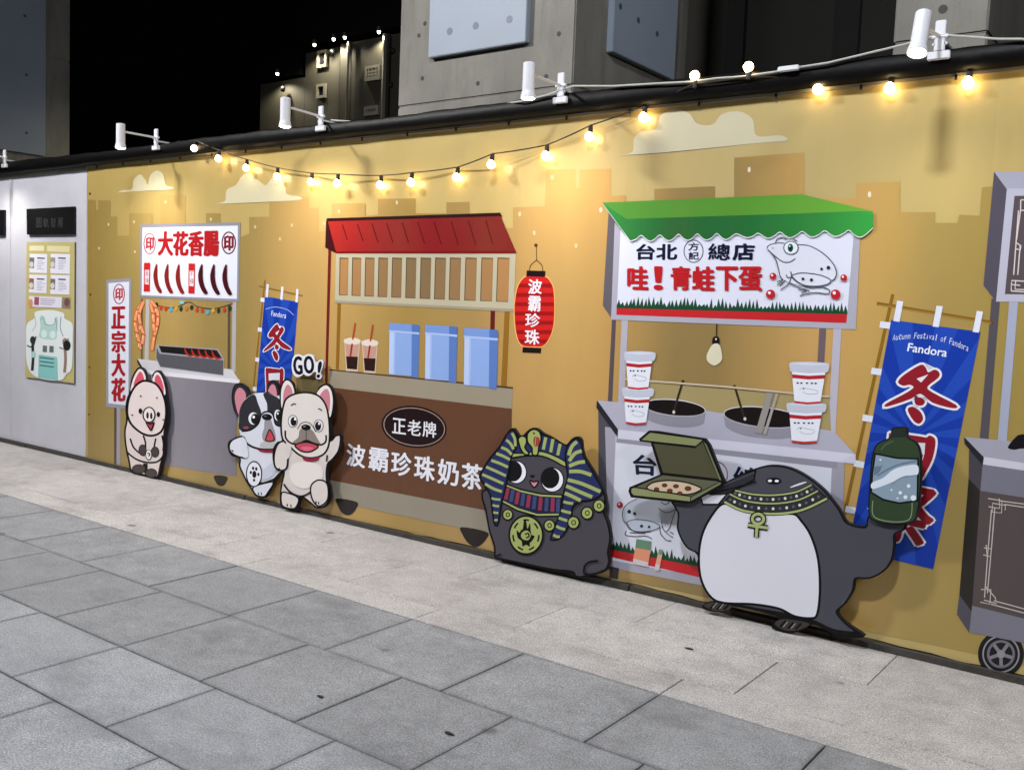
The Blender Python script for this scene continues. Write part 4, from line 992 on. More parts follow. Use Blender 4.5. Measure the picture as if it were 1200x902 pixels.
a.poly(C_((162, 365), (345, 372), (342, 432), (160, 424)), 'd2d0dc'); a.poly(C_((192, 370), (218, 371), (216, 416), (190, 414)), '8d5060')
for k in range(4): a.line(C_((225, 380+k*10), (225+rnd.uniform(60, 95), 384+k*10)), .7, '8a7f96', new=(k == 0))
a.poly(C_((348, 372), (392, 374), (390, 434), (346, 430)), '8a7a72'); a.ell(*C_((170, 405))[0], 2.6, 5, 'c28a5a'); a.ell(*C_((372, 400))[0], 3.2, 5, '6b4b46')
a.sm(C_((195, 455), (240, 445), (300, 445), (355, 462), (360, 490), (402, 520), (405, 600), (400, 760), (370, 800), (330, 835), (200, 815), (150, 740), (145, 600), (150, 520), (190, 490)), 'd3dadb')
a.sm(C_((222, 480), (245, 478), (262, 520), (300, 520), (305, 485), (322, 488), (318, 560), (310, 605), (250, 605), (218, 590), (225, 540)), 'a9c6c0'); a.line(C_((225, 500), (240, 485), (256, 525), (300, 522), (310, 490), (318, 560)), .7, '6c8c8a'); a.line(C_((190, 470), (200, 520), (180, 560)), .7, '8a9aa0'); a.line(C_((340, 480), (335, 540), (352, 590)), .8, '5c6a70'); a.ell(*C_((245, 575))[0], 3.4, 4.6, 'c9dcd8'); a.ell(*C_((293, 580))[0], 3.4, 4.6, 'c9dcd8')
for (x, y) in ((238, 640), (275, 642)): a.poly(C_((x, y), (x+24, y+2), (x+23, y+38), (x-1, y+36)), '5b6a62', new=(x == 238))
a.poly(C_((215, 690), (318, 705), (322, 835), (212, 818)), '7fb9b5'); 
for k in range(3): a.line(C_((220, 706+k*22), (300, 716+k*22)), 1.5, '3f6a6c', new=(k == 0))
for (x, y, c) in ((182, 650, '2c2f30'), (362, 660, '8b7268')):
    a.line(C_((x, y-60), (x, y), (x+2, y+60), (x-3, y+130)), 3.2, c); a.ell(*C_((x, y-40))[0], 3.2, 4.4, c); a.line(C_((x-32, y-10), (x, y-4), (x+18, y-60)), 1.4, c)
a.ell(*C_((372, 640))[0], 4.4, 6, '20211f'); a.ell(*C_((186, 690))[0], 2.8, 3.8, '9fc4bf')
a.build('poster_print', po)
def dark_sign(q, label, txt):
    r = empty('black_sign', tuple(W(*q[3], .02)), label, 'sign')
    board('sign_plate', q, .03, .022, '0c0c0e', '131316', r)
    if txt:
        a = Art(.0305, 'board')
        for i, ch in enumerate('圓軌發展'): x = 42.5+i*8.4; a.text(ch, [(x, 255.5), (x+6.2, 255.3), (x+6.2, 266.8), (x, 266.8)], '3a3a3e', .01, new=(i == 0))
        a.build('lettering', r)
dark_sign([(31, 245), (86.5, 242), (86.5, 274.5), (31.5, 275)], 'small black sign with faint characters above the beige poster', True)
dark_sign([(-46, 248.5), (4.5, 246), (4.5, 275.8), (-46, 277)], 'black sign cut off by the left edge on the white hoarding', False)

# ================================================================== CUT-OUT STANDEES
def pcirc(a, T, x, y, rx, ry, c, s, rot=0, new=True, n=20): p = T((x, y))[0]; a.ell(p[0], p[1], rx/s, ry/s, c, rot, new, n)
# ---- pig
Fp = crop(135, 430, 6.9385); s = 6.9385; off = .06
sil = cr(Fp((112, 210), (130, 100), (170, 20), (205, 2), (240, 30), (254, 100), (298, 112), (302, 62), (335, 28), (368, 42), (402, 120), (418, 240), (430, 330), (426, 450), (406, 530), (402, 640), (396, 720), (376, 790), (352, 890), (300, 902), (230, 882), (130, 850), (105, 760), (80, 640), (72, 520), (88, 430), (82, 330), (95, 250)), True, 5)
pig = empty('pig_standee', tuple(W(168, 556, off)), 'standing cut-out of a pale cartoon pig leaning by the sausage stall', 'cut-out figure')
board('board', sil, off, .022, LN, '222024', pig)
a = Art(off+.0006, 'board')
a.poly(grow(sil, -2.05), 'd9cbc8')
for e, i in ((((130, 200), (142, 110), (175, 38), (206, 16), (236, 46), (242, 120)), ((150, 150), (165, 95), (200, 38), (224, 60), (234, 112), (190, 130))), (((308, 125), (314, 66), (338, 42), (366, 58), (394, 125), (404, 225)), ((324, 125), (325, 82), (345, 62), (370, 90), (394, 165), (388, 222), (350, 160)))):
    a.sm(Fp(*e), 'e2d8d6'); a.sm(Fp(*i), 'cf5266')
a.outl(Fp((250, 112), (330, 138), (385, 215), (412, 320), (408, 430), (375, 522), (310, 556), (240, 548), (175, 508), (122, 450), (98, 370), (110, 262), (150, 172), (200, 125)), 'dfd2cf', LN, 1.5)
for pts in (((122, 580), (148, 650), (200, 700), (240, 722)), ((228, 556), (245, 610), (246, 670)), ((330, 580), (320, 630), (312, 680)), ((95, 690), (160, 742), (240, 772), (330, 772), (380, 735), (396, 680)), ((380, 555), (392, 620), (388, 680))):
    a.line(Fp(*pts), 1.1, LN)
a.poly(Fp((226, 782), (264, 784), (262, 860), (246, 880), (232, 850)), '151315')
for (x, y, rx, ry, c) in ((222, 675, 28, 42, '453d3c'), (324, 690, 30, 40, '453d3c'), (192, 828, 52, 34, '4a4240'), (292, 862, 44, 34, '4a4240')): pcirc(a, Fp, x, y, rx+5, ry+5, LN, s); pcirc(a, Fp, x, y, rx, ry, c, s)
pcirc(a, Fp, 272, 714, 27, 44, LN, s); pcirc(a, Fp, 272, 712, 21, 38, 'e6dfdd', s); a.line(Fp((262, 700), (280, 705), (272, 725)), .8, LN)
pcirc(a, Fp, 275, 388, 54, 66, LN, s); pcirc(a, Fp, 275, 388, 43, 56, 'e6dcda', s)
pcirc(a, Fp, 263, 393, 10, 27, '2a1f22', s); pcirc(a, Fp, 293, 397, 10, 27, '2a1f22', s)
pcirc(a, Fp, 205, 358, 15, 23, LN, s); pcirc(a, Fp, 350, 385, 14, 21, LN, s)
a.outl(Fp((252, 448), (285, 462), (314, 452), (302, 495), (291, 514), (274, 492)), 'b34050', LN, 1.0)
for (x, y, r) in ((138, 390, 8), (390, 428, 7), (207, 236, 8), (338, 250, 7)): pcirc(a, Fp, x, y, r, r*.8, '3a2f30', s)
a.build('pig_print', pig)
# shared helper for cartoon eye
# ---- two bulldogs
Gd = crop(260, 435, 5.306); s = 5.306
dg = empty('bulldog_pair_standee', tuple(W(325, 592, .06)), 'standing cut-out of two cartoon bulldogs, one black and white, one cream, walking arm in arm', 'cut-out figure')
off = .058
silL = cr(Gd((60, 165), (72, 95), (108, 72), (152, 95), (180, 142), (230, 128), (278, 128), (288, 75), (318, 54), (346, 78), (364, 140), (392, 200), (395, 440), (390, 600), (355, 645), (322, 690), (292, 752), (265, 786), (212, 776), (186, 740), (152, 690), (128, 640), (106, 590), (106, 542), (58, 522), (36, 470), (50, 428), (118, 403), (104, 340), (98, 290), (74, 240)), True, 5)
board('board', silL, off, .02, LN, '222024', dg)
a = Art(off+.0006, 'board')
a.poly(grow(silL, -1.9), 'cfd2de')
a.sm(Gd((66, 165), (80, 98), (110, 80), (150, 104), (172, 155), (150, 220), (104, 292), (80, 236)), '27272c'); a.sm(Gd((80, 172), (92, 116), (118, 103), (148, 138), (140, 200), (107, 272)), 'c4808e')
a.sm(Gd((284, 135), (292, 82), (320, 62), (342, 85), (356, 150)), '27272c'); a.sm(Gd((288, 124), (300, 92), (320, 80), (336, 105), (342, 156), (312, 140)), 'c4808e')
a.sm(Gd((120, 408), (104, 330), (108, 255), (130, 190), (180, 148), (240, 133), (320, 146), (372, 195), (388, 300), (388, 470), (330, 490), (230, 490), (165, 460)), 'cfd2de')
a.sm(Gd((112, 365), (106, 300), (112, 235), (140, 180), (200, 144), (225, 200), (245, 262), (228, 320), (180, 362)), '2b2b31'); a.sm(Gd((258, 138), (320, 148), (372, 195), (386, 300), (382, 335), (340, 330), (318, 270), (285, 250), (280, 200)), '2b2b31')
a.sm(Gd((268, 300), (300, 296), (318, 340), (335, 400), (328, 440), (268, 440), (250, 400), (262, 350)), '918e95'); a.sm(Gd((250, 440), (320, 436), (335, 460), (300, 478), (240, 470)), 'b2b2b4')
a.line(Gd((122, 372), (178, 364), (226, 325), (246, 268), (285, 250), (318, 270), (334, 328), (366, 342)), 1.1, LN)
a.line(Gd((118, 400), (165, 455), (225, 480), (300, 486), (345, 478)), 1.3, LN)
a.outl(Gd((298, 362), (318, 395), (326, 425), (300, 436), (272, 428), (282, 392)), 'b84452', LN, .8)
pcirc(a, Gd, 280, 284, 32, 20, LN, s, .1); pcirc(a, Gd, 270, 278, 8, 4, '6c6c74', s)
pcirc(a, Gd, 196, 293, 31, 38, 'dfe1e8', s); pcirc(a, Gd, 206, 296, 25, 33, '121215', s); pcirc(a, Gd, 198, 284, 8, 9, 'f0f0f4', s)
pcirc(a, Gd, 346, 272, 20, 34, 'dfe1e8', s); pcirc(a, Gd, 352, 276, 17, 30, '121215', s); pcirc(a, Gd, 348, 262, 5, 7, 'f0f0f4', s)
pcirc(a, Gd, 150, 350, 18, 9, '8e444c', s)
a.sm(Gd((228, 484), (280, 490), (335, 486), (330, 502), (280, 506), (236, 498)), '8c2434')
a.outl(Gd((138, 412), (70, 424), (45, 465), (62, 508), (118, 534), (160, 524)), 'd3d6e1', LN, 1.1); a.sm(Gd((120, 415), (150, 430), (165, 525), (130, 528)), 'd0d3df'); a.line(Gd((60, 488), (72, 500)), .8, LN)
a.line(Gd((160, 680), (240, 696), (318, 672), (352, 640)), 1.2, LN); a.sm(Gd((250, 620), (330, 560), (350, 600), (300, 660), (250, 672)), 'bfc3d2')
a.outl(Gd((192, 726), (235, 704), (318, 690), (288, 748), (262, 778), (215, 768)), 'cdd0dc', LN, .9)
for x in (225, 243): a.line(Gd((x, 752), (x+4, 768)), .7, LN)
pcirc(a, Gd, 200, 638, 51, 82, LN, s); pcirc(a, Gd, 200, 638, 44, 74, 'dcdfe8', s)
for (x, y, rx, ry) in ((202, 640, 13, 22), (180, 628, 7, 10), (194, 602, 7, 11), (214, 606, 7, 11), (227, 640, 7, 10), (200, 676, 7, 9)): pcirc(a, Gd, x, y, rx, ry, LN, s)
a.build('black_and_white_bulldog_print', dg)
off = .082
silR = cr(Gd((362, 235), (358, 130), (374, 70), (405, 46), (442, 74), (456, 132), (520, 126), (583, 138), (604, 98), (650, 76), (687, 110), (700, 180), (692, 260), (672, 305), (682, 380), (680, 425), (704, 398), (738, 394), (742, 440), (727, 500), (692, 548), (660, 584), (655, 668), (674, 720), (670, 800), (640, 842), (590, 852), (550, 822), (500, 785), (484, 800), (472, 850), (425, 862), (368, 838), (360, 762), (368, 700), (382, 622), (345, 618), (319, 572), (316, 490), (342, 440), (372, 430), (364, 380)), True, 5)
board('board', silR, off, .02, LN, '222024', dg)
a = Art(off+.0006, 'board')
a.poly(grow(silR, -1.95), 'cdc5c2')
for e, i in ((((373, 225), (368, 140), (382, 80), (407, 57), (438, 84), (449, 145), (410, 175)), ((382, 205), (384, 130), (405, 84), (430, 100), (440, 145), (410, 165))), (((590, 148), (614, 106), (650, 88), (680, 125), (689, 190), (676, 280), (655, 265), (640, 205)), ((610, 160), (630, 120), (658, 112), (673, 165), (667, 250), (645, 208)))):
    a.sm(Gd(*e), 'ddd6d2'); a.sm(Gd(*i), 'c07a88')
a.outl(Gd((378, 235), (400, 172), (458, 140), (530, 132), (600, 152), (645, 208), (664, 290), (670, 400), (658, 478), (618, 524), (545, 538), (480, 518), (420, 465), (378, 420), (368, 330)), 'd6cfca', LN, 1.3)
a.sm(Gd((486, 362), (525, 356), (562, 366), (596, 420), (612, 455), (572, 446), (525, 430), (480, 452), (440, 442), (474, 410)), '857a74')
a.line(Gd((470, 360), (492, 325), (524, 316), (556, 330), (584, 376)), 1.0, '3a3433'); a.line(Gd((394, 368), (398, 415), (430, 446), (476, 452), (524, 430), (572, 448), (618, 456), (646, 436), (648, 396)), 1.2, LN)
a.outl(Gd((456, 458), (524, 440), (598, 464), (566, 494), (528, 502), (486, 492)), 'b9465a', LN, 1.0); a.sm(Gd((490, 476), (530, 466), (570, 478), (530, 496)), 'd0667a')
pcirc(a, Gd, 523, 348, 30, 18, LN, s, .1); pcirc(a, Gd, 512, 342, 8, 4, '8b8684', s); a.line(Gd((524, 366), (524, 430)), .8, '3a3433')
for (x, y, hx) in ((441, 310, 455), (601, 338, 604)):
    pcirc(a, Gd, x, y, 31, 39, LN, s); pcirc(a, Gd, x, y, 27, 35, 'dedcdc', s); pcirc(a, Gd, x+5 if x < 500 else x-3, y+2, 19, 28, '101013', s); pcirc(a, Gd, hx, y-13, 6, 8, 'f0f0f4', s)
a.line(Gd((430, 212), (446, 202), (460, 204)), 1.4, '4a4544'); a.line(Gd((598, 232), (612, 236), (622, 246)), 1.4, '4a4544')
a.sm(Gd((500, 530), (550, 540), (604, 534), (594, 555), (550, 562), (512, 552)), '84233a')
a.sm(Gd((425, 605), (455, 570), (530, 562), (610, 585), (628, 650), (590, 700), (520, 728), (460, 712), (425, 665)), 'dcd5d0')
a.outl(Gd((392, 438), (350, 450), (326, 515), (330, 590), (368, 616), (402, 600), (410, 550), (408, 500)), 'd0c8c4', LN, 1.2); a.sm(Gd((396, 446), (430, 470), (424, 520), (404, 540)), 'cdc5c2')
a.line(Gd((355, 600), (360, 612)), .8, LN); a.line(Gd((650, 560), (655, 520)), 1, LN)
a.line(Gd((384, 700), (425, 750), (490, 776), (550, 750), (580, 700)), 1.2, LN)
a.outl(Gd((558, 705), (598, 676), (648, 690), (662, 748), (652, 806), (604, 838), (568, 806), (552, 752)), 'cfc7c3', LN, 1.1)
a.outl(Gd((370, 762), (395, 752), (474, 786), (460, 844), (420, 852), (374, 830)), 'd0c8c4', LN, 1.0)
for (x, y) in ((405, 835), (428, 840), (584, 818), (600, 822)): a.line(Gd((x, y-12), (x+3, y+4)), .8, LN)
a.build('cream_bulldog_print', dg)
# ---- GO! lettering board
Tg = crop(290, 330, 6.94)
go = empty('go_lettering_board', tuple(W(360, 455, .05)), 'small cut-out board reading GO! in black, above the cream bulldog', 'lettering board')
sil = cr(Tg((364, 640), (378, 604), (405, 590), (436, 596), (455, 606), (480, 592), (512, 590), (540, 608), (552, 650), (572, 650), (580, 640), (608, 636), (618, 660), (606, 710), (594, 745), (604, 770), (590, 792), (564, 790), (556, 770), (560, 740), (540, 735), (510, 762), (480, 765), (455, 750), (440, 765), (400, 775), (372, 750), (360, 700)), True, 4)
board('board', sil, .06, .015, 'd9dae2', '8a8a90', go)
a = Art(.0606, 'board')
a.text('G', Tg((374, 612), (436, 608), (446, 752), (380, 754)), '0f0f12', .05); a.text('O', Tg((460, 606), (532, 606), (540, 742), (466, 746)), '0f0f12', .05); a.text('!', Tg((582, 652), (604, 650), (584, 778), (564, 778)), '0f0f12', .05)
a.build('lettering', go)
mb = MB(); p0 = W(348, 443, .04); p1 = W(382, 446, .04); p2 = W(380, 470, .04); p3 = W(350, 466, .04)
mb.box((p0.x, -.045, p2.z), (p1.x, -.04, p0.z)); m, nt, b_ = new_mat('dark_translucent'); b_.inputs['Base Color'].default_value = (*hexc('6e6446'), 1); b_.inputs['Roughness'].default_value = .08; b_.inputs['Alpha'].default_value = .55  # dark see-through strip behind and below the lettering
mb.build('dark_plate', m, go)

# ---- pharaoh cat
Hc = crop(560, 495, 4.75); s = 4.75; off = .085; GR = '9ba663'; NV = '232c58'
cat = empty('cat_standee', tuple(W(640, 674, off)), 'standing cut-out of a dark cartoon cat in a striped pharaoh headdress', 'cut-out figure')
sil = cr(Hc((8, 290), (60, 200), (110, 140), (148, 85), (170, 45), (198, 32), (228, 72), (248, 72), (288, 36), (322, 30), (362, 58), (402, 78), (465, 118), (492, 122), (520, 92), (548, 78), (574, 96), (588, 180), (642, 270), (702, 380), (712, 445), (704, 495), (727, 560), (740, 640), (728, 720), (733, 780), (700, 832), (620, 850), (575, 862), (540, 856), (520, 832), (400, 818), (130, 762), (92, 750), (88, 690), (60, 600), (40, 490), (20, 420), (24, 378), (40, 368), (14, 320)), True, 5)
board('board', sil, off, .025, LN, '222024', cat)
a = Art(off+.0006, 'board')
a.poly(grow(sil, -2.05), '46434b')
# face
pcirc(a, Hc, 214, 276, 60, 66, LN, s); pcirc(a, Hc, 214, 276, 54, 60, 'e2e3ea', s); pcirc(a, Hc, 196, 270, 50, 58, '0e0e12', s)
pcirc(a, Hc, 414, 318, 66, 72, LN, s); pcirc(a, Hc, 414, 318, 60, 65, 'e2e3ea', s); pcirc(a, Hc, 402, 308, 52, 58, '0e0e12', s)
a.sm(Hc((288, 292), (318, 294), (304, 308)), LN); a.outl(Hc((290, 322), (310, 330), (336, 326), (326, 350), (312, 360), (298, 345)), 'cf8490', LN, 1.0)
# collar
a.outl(Hc((145, 335), (240, 372), (350, 396), (470, 402), (455, 520), (330, 522), (220, 490), (125, 440)), GR, LN, 1.1, smooth=False)
a.poly(Hc((150, 350), (240, 386), (350, 410), (465, 416), (452, 506), (330, 508), (225, 476), (130, 428)), '1c1f38')
for i, (x, y) in enumerate(((168, 362), (196, 373), (225, 384), (255, 392), (286, 401), (318, 407), (351, 412), (385, 415), (418, 417), (448, 418))):
    a.line(Hc((x, y+2), (x-14+i*1.2, y+66+i*1.6)), 4.3, '8c3049' if i % 2 == 0 else '39466f', new=(i == 0))
# brow band and cloth
a.outl(Hc((185, 165), (230, 100), (300, 60), (400, 80), (470, 118), (498, 140), (492, 235), (420, 200), (345, 182), (250, 185), (190, 195)), NV, LN, 1.2)
for (x0_, y0_, x1_, y1_) in ((378, 82, 364, 150), (418, 92, 405, 165), (458, 118, 444, 182)): a.line(Hc((x0_, y0_), (x1_, y1_)), 3.6, GR, new=(x0_ == 378))
a.outl(Hc((192, 172), (250, 170), (345, 160), (420, 182), (492, 222), (486, 245), (415, 208), (345, 184), (250, 186), (188, 194)), GR, LN, .9)
# flaps
fl_ = Hc((14, 290), (65, 205), (120, 138), (160, 68), (195, 42), (218, 85), (214, 140), (186, 190), (172, 265), (150, 380), (132, 450), (112, 560), (92, 562), (80, 480), (68, 400), (28, 335))
a.outl(fl_, NV, LN, 1.3)
for j, q in enumerate((((24, 288), (80, 312), (142, 340)), ((46, 246), (100, 270), (156, 296)), ((74, 210), (120, 226), (168, 248)), ((102, 172), (140, 186), (178, 206)), ((130, 138), (162, 152), (188, 178)), ((158, 96), (182, 118), (198, 148)), ((190, 58), (206, 92), (208, 132)), ((40, 340), (84, 366), (134, 384)), ((76, 420), (98, 426), (126, 428)), ((82, 458), (100, 464), (118, 464)), ((86, 498), (100, 502), (114, 502)), ((92, 540), (100, 542), (110, 540)))):
    a.line(Hc(*q), 3.2 if j < 8 else 2.6, GR, new=(j == 0))
fr_ = Hc((492, 150), (518, 106), (548, 90), (574, 112), (590, 190), (642, 280), (694, 384), (640, 428), (570, 440), (528, 466), (514, 550), (472, 628), (424, 652), (406, 640), (436, 560), (466, 480), (480, 380), (500, 300), (488, 210))
a.outl(fr_, NV, LN, 1.3)
for j, q in enumerate((((505, 182), (524, 132), (552, 106)), ((508, 214), (540, 172), (578, 158)), ((508, 242), (560, 222), (596, 218)), ((508, 272), (570, 272), (632, 292)), ((500, 318), (580, 340), (682, 384)), ((492, 352), (560, 382), (636, 414)), ((484, 392), (530, 412), (572, 434)), ((476, 440), (500, 446), (530, 450)), ((464, 488), (490, 496), (518, 502)), ((450, 530), (480, 540), (506, 548)), ((436, 576), (462, 588), (486, 594)), ((420, 624), (438, 634), (456, 634)))):
    a.line(Hc(*q), 4.2 if j < 7 else 3.2, GR, new=(j == 0))
# cobra and vulture heads
a.outl(Hc((225, 90), (245, 74), (268, 85), (270, 115), (262, 140), (285, 172), (262, 178), (240, 150), (230, 120)), GR, LN, 1.1)
a.outl(Hc((275, 70), (290, 46), (318, 38), (345, 55), (352, 95), (340, 130), (332, 178), (305, 178), (300, 140), (278, 110)), GR, LN, 1.1)
a.sm(Hc((312, 82), (340, 84), (344, 110), (330, 132), (312, 128)), '96402c'); a.line(Hc((322, 84), (318, 130)), .8, GR); pcirc(a, Hc, 312, 60, 5, 6, LN, s)
# medallion and beads
for (x, y, r) in ((166, 512, 26), (398, 572, 28), (532, 556, 30), (608, 503, 30), (674, 463, 30)):
    pcirc(a, Hc, x, y, r+6, r+7, LN, s); pcirc(a, Hc, x, y, r-2, r, GR, s); a.ring(*Hc((x+1, y))[0], r*.36/s, r*.4/s, 1.1, LN)
pcirc(a, Hc, 268, 625, 98, 112, LN, s, n=36); pcirc(a, Hc, 268, 625, 88, 101, GR, s, n=36)
for k in range(7):
    t = k*.9; a.line([(Hc((268+72*math.cos(t+d), 625+84*math.sin(t+d)))[0]) for d in (0, .15, .3, .45)], 1.1, LN, new=(k == 0))
a.sm(Hc((238, 600), (250, 590), (256, 548), (268, 545), (276, 590), (290, 560), (294, 600), (300, 625), (316, 632), (300, 660), (290, 668), (288, 690), (270, 680), (248, 688), (244, 660), (222, 640), (216, 600), (232, 612)), LN); a.sm(Hc((246, 612), (272, 600), (294, 622), (282, 652), (254, 650), (240, 632)), GR); a.line(Hc((262, 622), (280, 616), (284, 634), (268, 640)), 1.0, LN)
a.line(Hc((590, 838), (594, 800), (620, 776), (670, 768)), 1.3, LN); a.line(Hc((525, 480), (545, 455), (572, 446)), 1.2, LN); a.line(Hc((590, 838), (640, 846), (700, 822)), 1.3, LN); a.line(Hc((100, 742), (130, 732)), 1.0, LN)
a.build('cat_print', cat)

# ---- penguin with pizza box and bottle
off = .11; Ip = crop(730, 490, 7.5); s = 4.0103
pen = empty('penguin_standee', tuple(W(905, 732, off)), 'large cut-out penguin in a gold collar holding an open pizza box and a green bottle', 'cut-out figure')
arm_l = [(786, 584), (812, 581), (830, 577), (850, 572), (868, 556.5)]
up_r = [(884, 549), (903, 544.6), (925, 547.5), (946, 558), (966, 574), (984, 597), (993, 612), (1013.5, 616.5), (1017, 605), (1030, 600), (1058, 606), (1061, 620), (1049, 626), (1048.5, 638), (1045.5, 656), (1035, 670), (1019, 678), (1003, 678.5), (1000, 692), (990, 708), (981.5, 717), (992, 730)]
base = [(1013, 744.5), (1000, 747), (975, 741.5), (956, 732), (948, 733), (938, 739), (922, 740.5), (905, 736), (906, 730), (914, 724), (890, 716.5), (858, 710), (852, 716), (838, 717), (823, 712.5), (827, 706), (838, 703)]
left = [(826, 690), (819.5, 672), (817, 650), (806, 643), (798.5, 633), (793, 618), (794, 601)]
board('board', cr(arm_l+up_r+base+left, True, 3), off, .03, LN, '222024', pen)
beak = [(824, 577.5), (835, 572.5), (850, 564.5), (868, 556), (886, 550), (884, 562), (866, 572), (850, 579), (834, 580)]
board('beak_board', beak, off+.004, .02, LN, '222024', pen)
fill = cr(grow(arm_l+up_r+[(1004, 740), (994, 741), (975, 738), (956, 729), (936, 722), (905, 717), (858, 708), (838, 703)]+left, -2.0), True, 3)
a = Art(off+.0006, 'board')
a.poly(fill, '45454d'); a.poly([(819, 577), (853, 576), (851, 581), (842.5, 592), (823, 592)], LN); a.poly([(821, 579), (851, 578.5), (841.3, 589.8), (824.3, 589.8)], 'd0d0da')
a.sm([(825, 709), (838, 705), (856, 708), (853, 714.5), (838, 715.5)], '3a3734'); a.sm([(908, 731), (918, 725), (948, 730), (938, 737), (922, 738.6)], '3a3734')
for (x, y) in ((832, 713), (840, 714), (848, 714), (914, 734), (923, 736), (932, 737)): a.line([(x, y), (x+7, y-7)], 1.5, LN, new=(x == 832))
for (x, y) in ((835, 713), (843, 714), (918, 735), (927, 737)): a.line([(x, y-1), (x+5, y-7)], 1.1, '8d8a86', new=(x == 835))
a.outl(J_((192, 240), (125, 315), (88, 400), (76, 500), (88, 600), (132, 678), (195, 706), (330, 712), (450, 732), (525, 768), (600, 778), (632, 758), (645, 640), (636, 500), (602, 390), (556, 320), (515, 288), (400, 292), (280, 274)), 'd0d0da', LN, 1.6)
arcs = [((246, 178), (330, 196), (430, 200), (530, 186), (606, 152)), ((222, 196), (300, 228), (420, 240), (540, 224), (636, 180)), ((196, 232), (290, 274), (430, 288), (560, 270), (678, 216))]
p0_, p1_, p2_ = [cr(J_(*q), False, 8) for q in arcs]
a.poly(grow(p0_+p2_[::-1], 1.2), LN); a.poly(p0_+p2_[::-1], '2c2d33')
for q, w_ in ((p0_, 1.8), (p1_, 1.8), (p2_, 2.6)): a.line(q, w_+1.6, LN, smooth=False); a.line(q, w_, 'a0aa70', smooth=False)
a.k += 1
for A_, B_ in ((p0_, p1_), (p1_, p2_)):
    for i in range(2, len(A_)-1, 2):
        x, y = (A_[i][0]+B_[i][0])/2, (A_[i][1]+B_[i][1])/2
        a.ell(x, y, 1.7, 1.8, 'cfd2c4' if i % 4 == 0 else '5c5d66', new=False, n=8)
a.line(J_((505, 164), (545, 150), (582, 138)), 2.2, 'd6d6dc', taper=True)
pcirc(a, J_, 428, 133, 36, 15, LN, s); pcirc(a, J_, 410, 133, 10, 6, 'e6e6ec', s); pcirc(a, J_, 442, 134, 10, 6, 'e6e6ec', s)
a.k += 14; a.poly(grow(beak, -1.1), '2b2b31'); a.line([(830, 577), (850, 567.5), (884, 553.5)], 1.2, '4a4a52'); a.line([(832, 578.5), (858, 572), (886, 564)], 1.0, LN); a.k += 1
for c, w_ in ((LN, 6.5), ('a0aa70', 3.4)):
    a.ring(*J_((354, 312))[0], 6.6, 5.8, w_, c); a.line(J_((306, 340), (355, 348), (400, 354)), w_, c, smooth=False); a.line(J_((350, 335), (346, 398)), w_, c)
body_p = a.build('penguin_print', pen)
sil = [p for p in Ip((140, 182), (228, 108), (300, 112), (722, 178), (764, 235), (890, 550), (876, 592), (605, 742), (560, 748), (68, 694), (48, 640), (58, 604), (328, 492), (245, 215), (150, 203))]
board('pizza_box_board', sil, off+.022, .022, LN, '222024', pen)
a = Art(off+.0226, 'board')
a.poly(Ip((164, 190), (240, 126), (700, 190), (640, 242)), '7f8459'); a.poly(Ip((270, 222), (635, 262), (700, 208), (838, 530), (352, 476)), '4a4834'); a.poly(Ip((708, 200), (738, 236), (866, 545), (846, 540)), '6a6e50')
a.poly(Ip((118, 602), (350, 500), (846, 556), (600, 684)), '5a5b47'); a.poly(Ip((76, 618), (100, 610), (592, 690), (590, 728), (92, 674), (74, 650)), '858a60'); a.poly(Ip((600, 692), (856, 560), (862, 576), (600, 726)), '6c7052')
a.outl(Ip((210, 606), (270, 562), (400, 546), (540, 560), (640, 590), (690, 622), (610, 662), (520, 668), (380, 650), (250, 632)), 'c4b097', LN, 1.0)
for (x, y, r) in ((366, 588, 21), (466, 596, 22), (572, 616, 26), (412, 636, 22), (296, 622, 20), (500, 658, 20)): p = Ip((x, y))[0]; a.ell(p[0], p[1], r/7.5+.5, r/7.5*.7+.4, '2a1410'); a.ell(p[0], p[1], r/7.5-.4, r/7.5*.7-.3, '6a3420')
a.build('pizza_box_print', pen)
sil = cr(P_((190, 150), (200, 134), (262, 130), (274, 150), (276, 180), (318, 208), (340, 265), (342, 380), (336, 480), (324, 560), (300, 608), (200, 622), (104, 602), (76, 562), (80, 430), (92, 285), (118, 215), (182, 182)), True, 4)
board('bottle_board', sil, off+.022, .022, LN, '222024', pen)
a = Art(off+.0226, 'board')
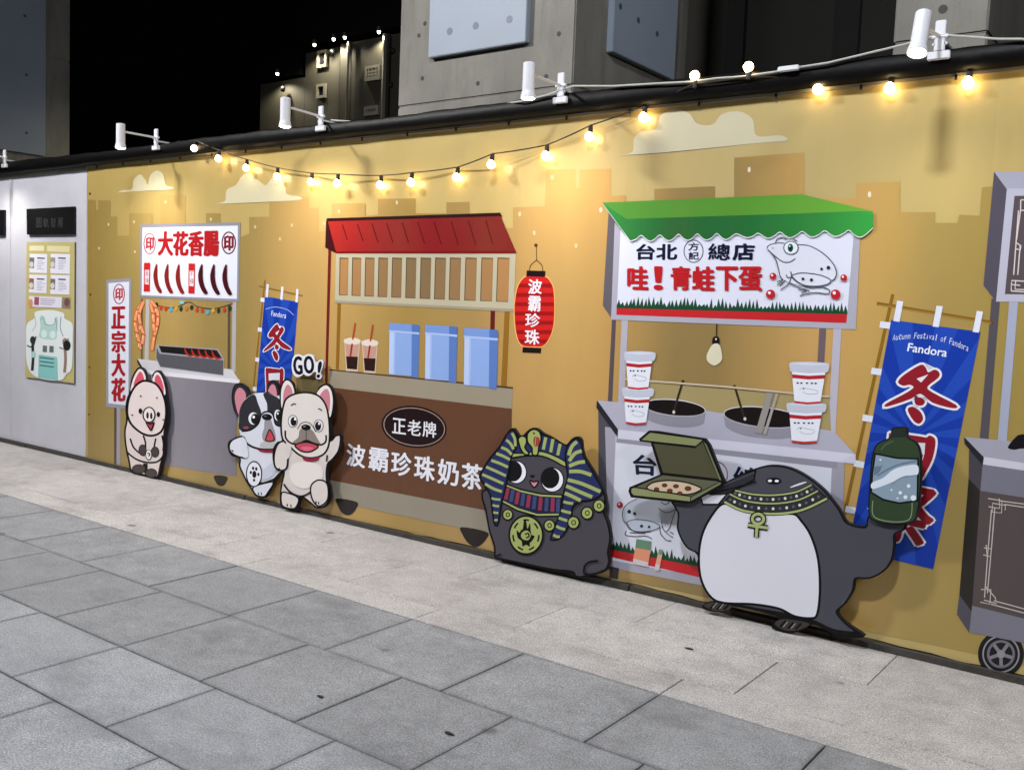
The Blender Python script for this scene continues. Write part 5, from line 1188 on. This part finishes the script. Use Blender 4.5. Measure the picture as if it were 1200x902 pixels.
a.poly(grow(sil, -1.5), '2f3f2a'); a.sm(P_((196, 150), (204, 142), (258, 140), (268, 160), (268, 178), (192, 180)), '232a26')
a.line(P_((140, 245), (160, 220), (200, 200)), 1.0, '566a4c'); a.line(P_((98, 500), (96, 560), (120, 590), (200, 606), (270, 600), (292, 570), (296, 510)), 1.0, '7d9270')
a.outl(P_((110, 264), (220, 286), (326, 290), (322, 500), (230, 512), (150, 494), (90, 458), (96, 360)), '8295a6', LN, 1.2, smooth=False)
a.sm(P_((94, 410), (150, 385), (200, 345), (260, 325), (322, 322), (322, 370), (260, 375), (210, 400), (150, 425), (96, 440)), 'cfd8e2'); a.sm(P_((108, 330), (140, 325), (150, 300), (135, 350), (106, 372)), '5f7385'); a.line(P_((120, 375), (170, 345), (230, 318), (320, 300)), 1.6, '5c7084'); a.line(P_((190, 420), (240, 385), (320, 372)), 1.2, '6d8094')
for (x, y, r) in ((278, 426, 9), (236, 460, 9), (262, 482, 10), (302, 486, 14), (192, 446, 5), (222, 488, 5), (136, 294, 5)): pcirc(a, P_, x, y, r, r, 'd6dee6', 4.294)
a.build('bottle_print', pen)

# ---- a few dropped bits on the paving
M_LEAF = simple('dry_leaf', '1d1a17', .8)
for i, (px, py, lab) in enumerate(((376, 817, 'dark dropped scrap on the grey paving in front of the bulldogs'), (526, 859.5, 'dark dropped scrap on the grey paving near the bottom edge'), (808, 760.5, 'dark dropped scrap on the pale paving in front of the penguin'))):
    d = ray(px, py); g = CAM+d*(-CAM_H/d.z); mb = MB(); n = 7; L = [g+Vector((.024*math.cos(k*6.283/n)*random.uniform(.5, 1.2), .009*math.sin(k*6.283/n), .002)) for k in range(n)]
    mb.add([v for v in L]+[v+Vector((0, 0, .004)) for v in L], [tuple(range(n))[::-1], tuple(range(n, 2*n))]+[(k, (k+1) % n, (k+1) % n+n, k+n) for k in range(n)])
    setp(mb.build('litter_scrap', M_LEAF, None), lab, 'litter', 'scraps on the paving')
bpy.context.view_layer.update()
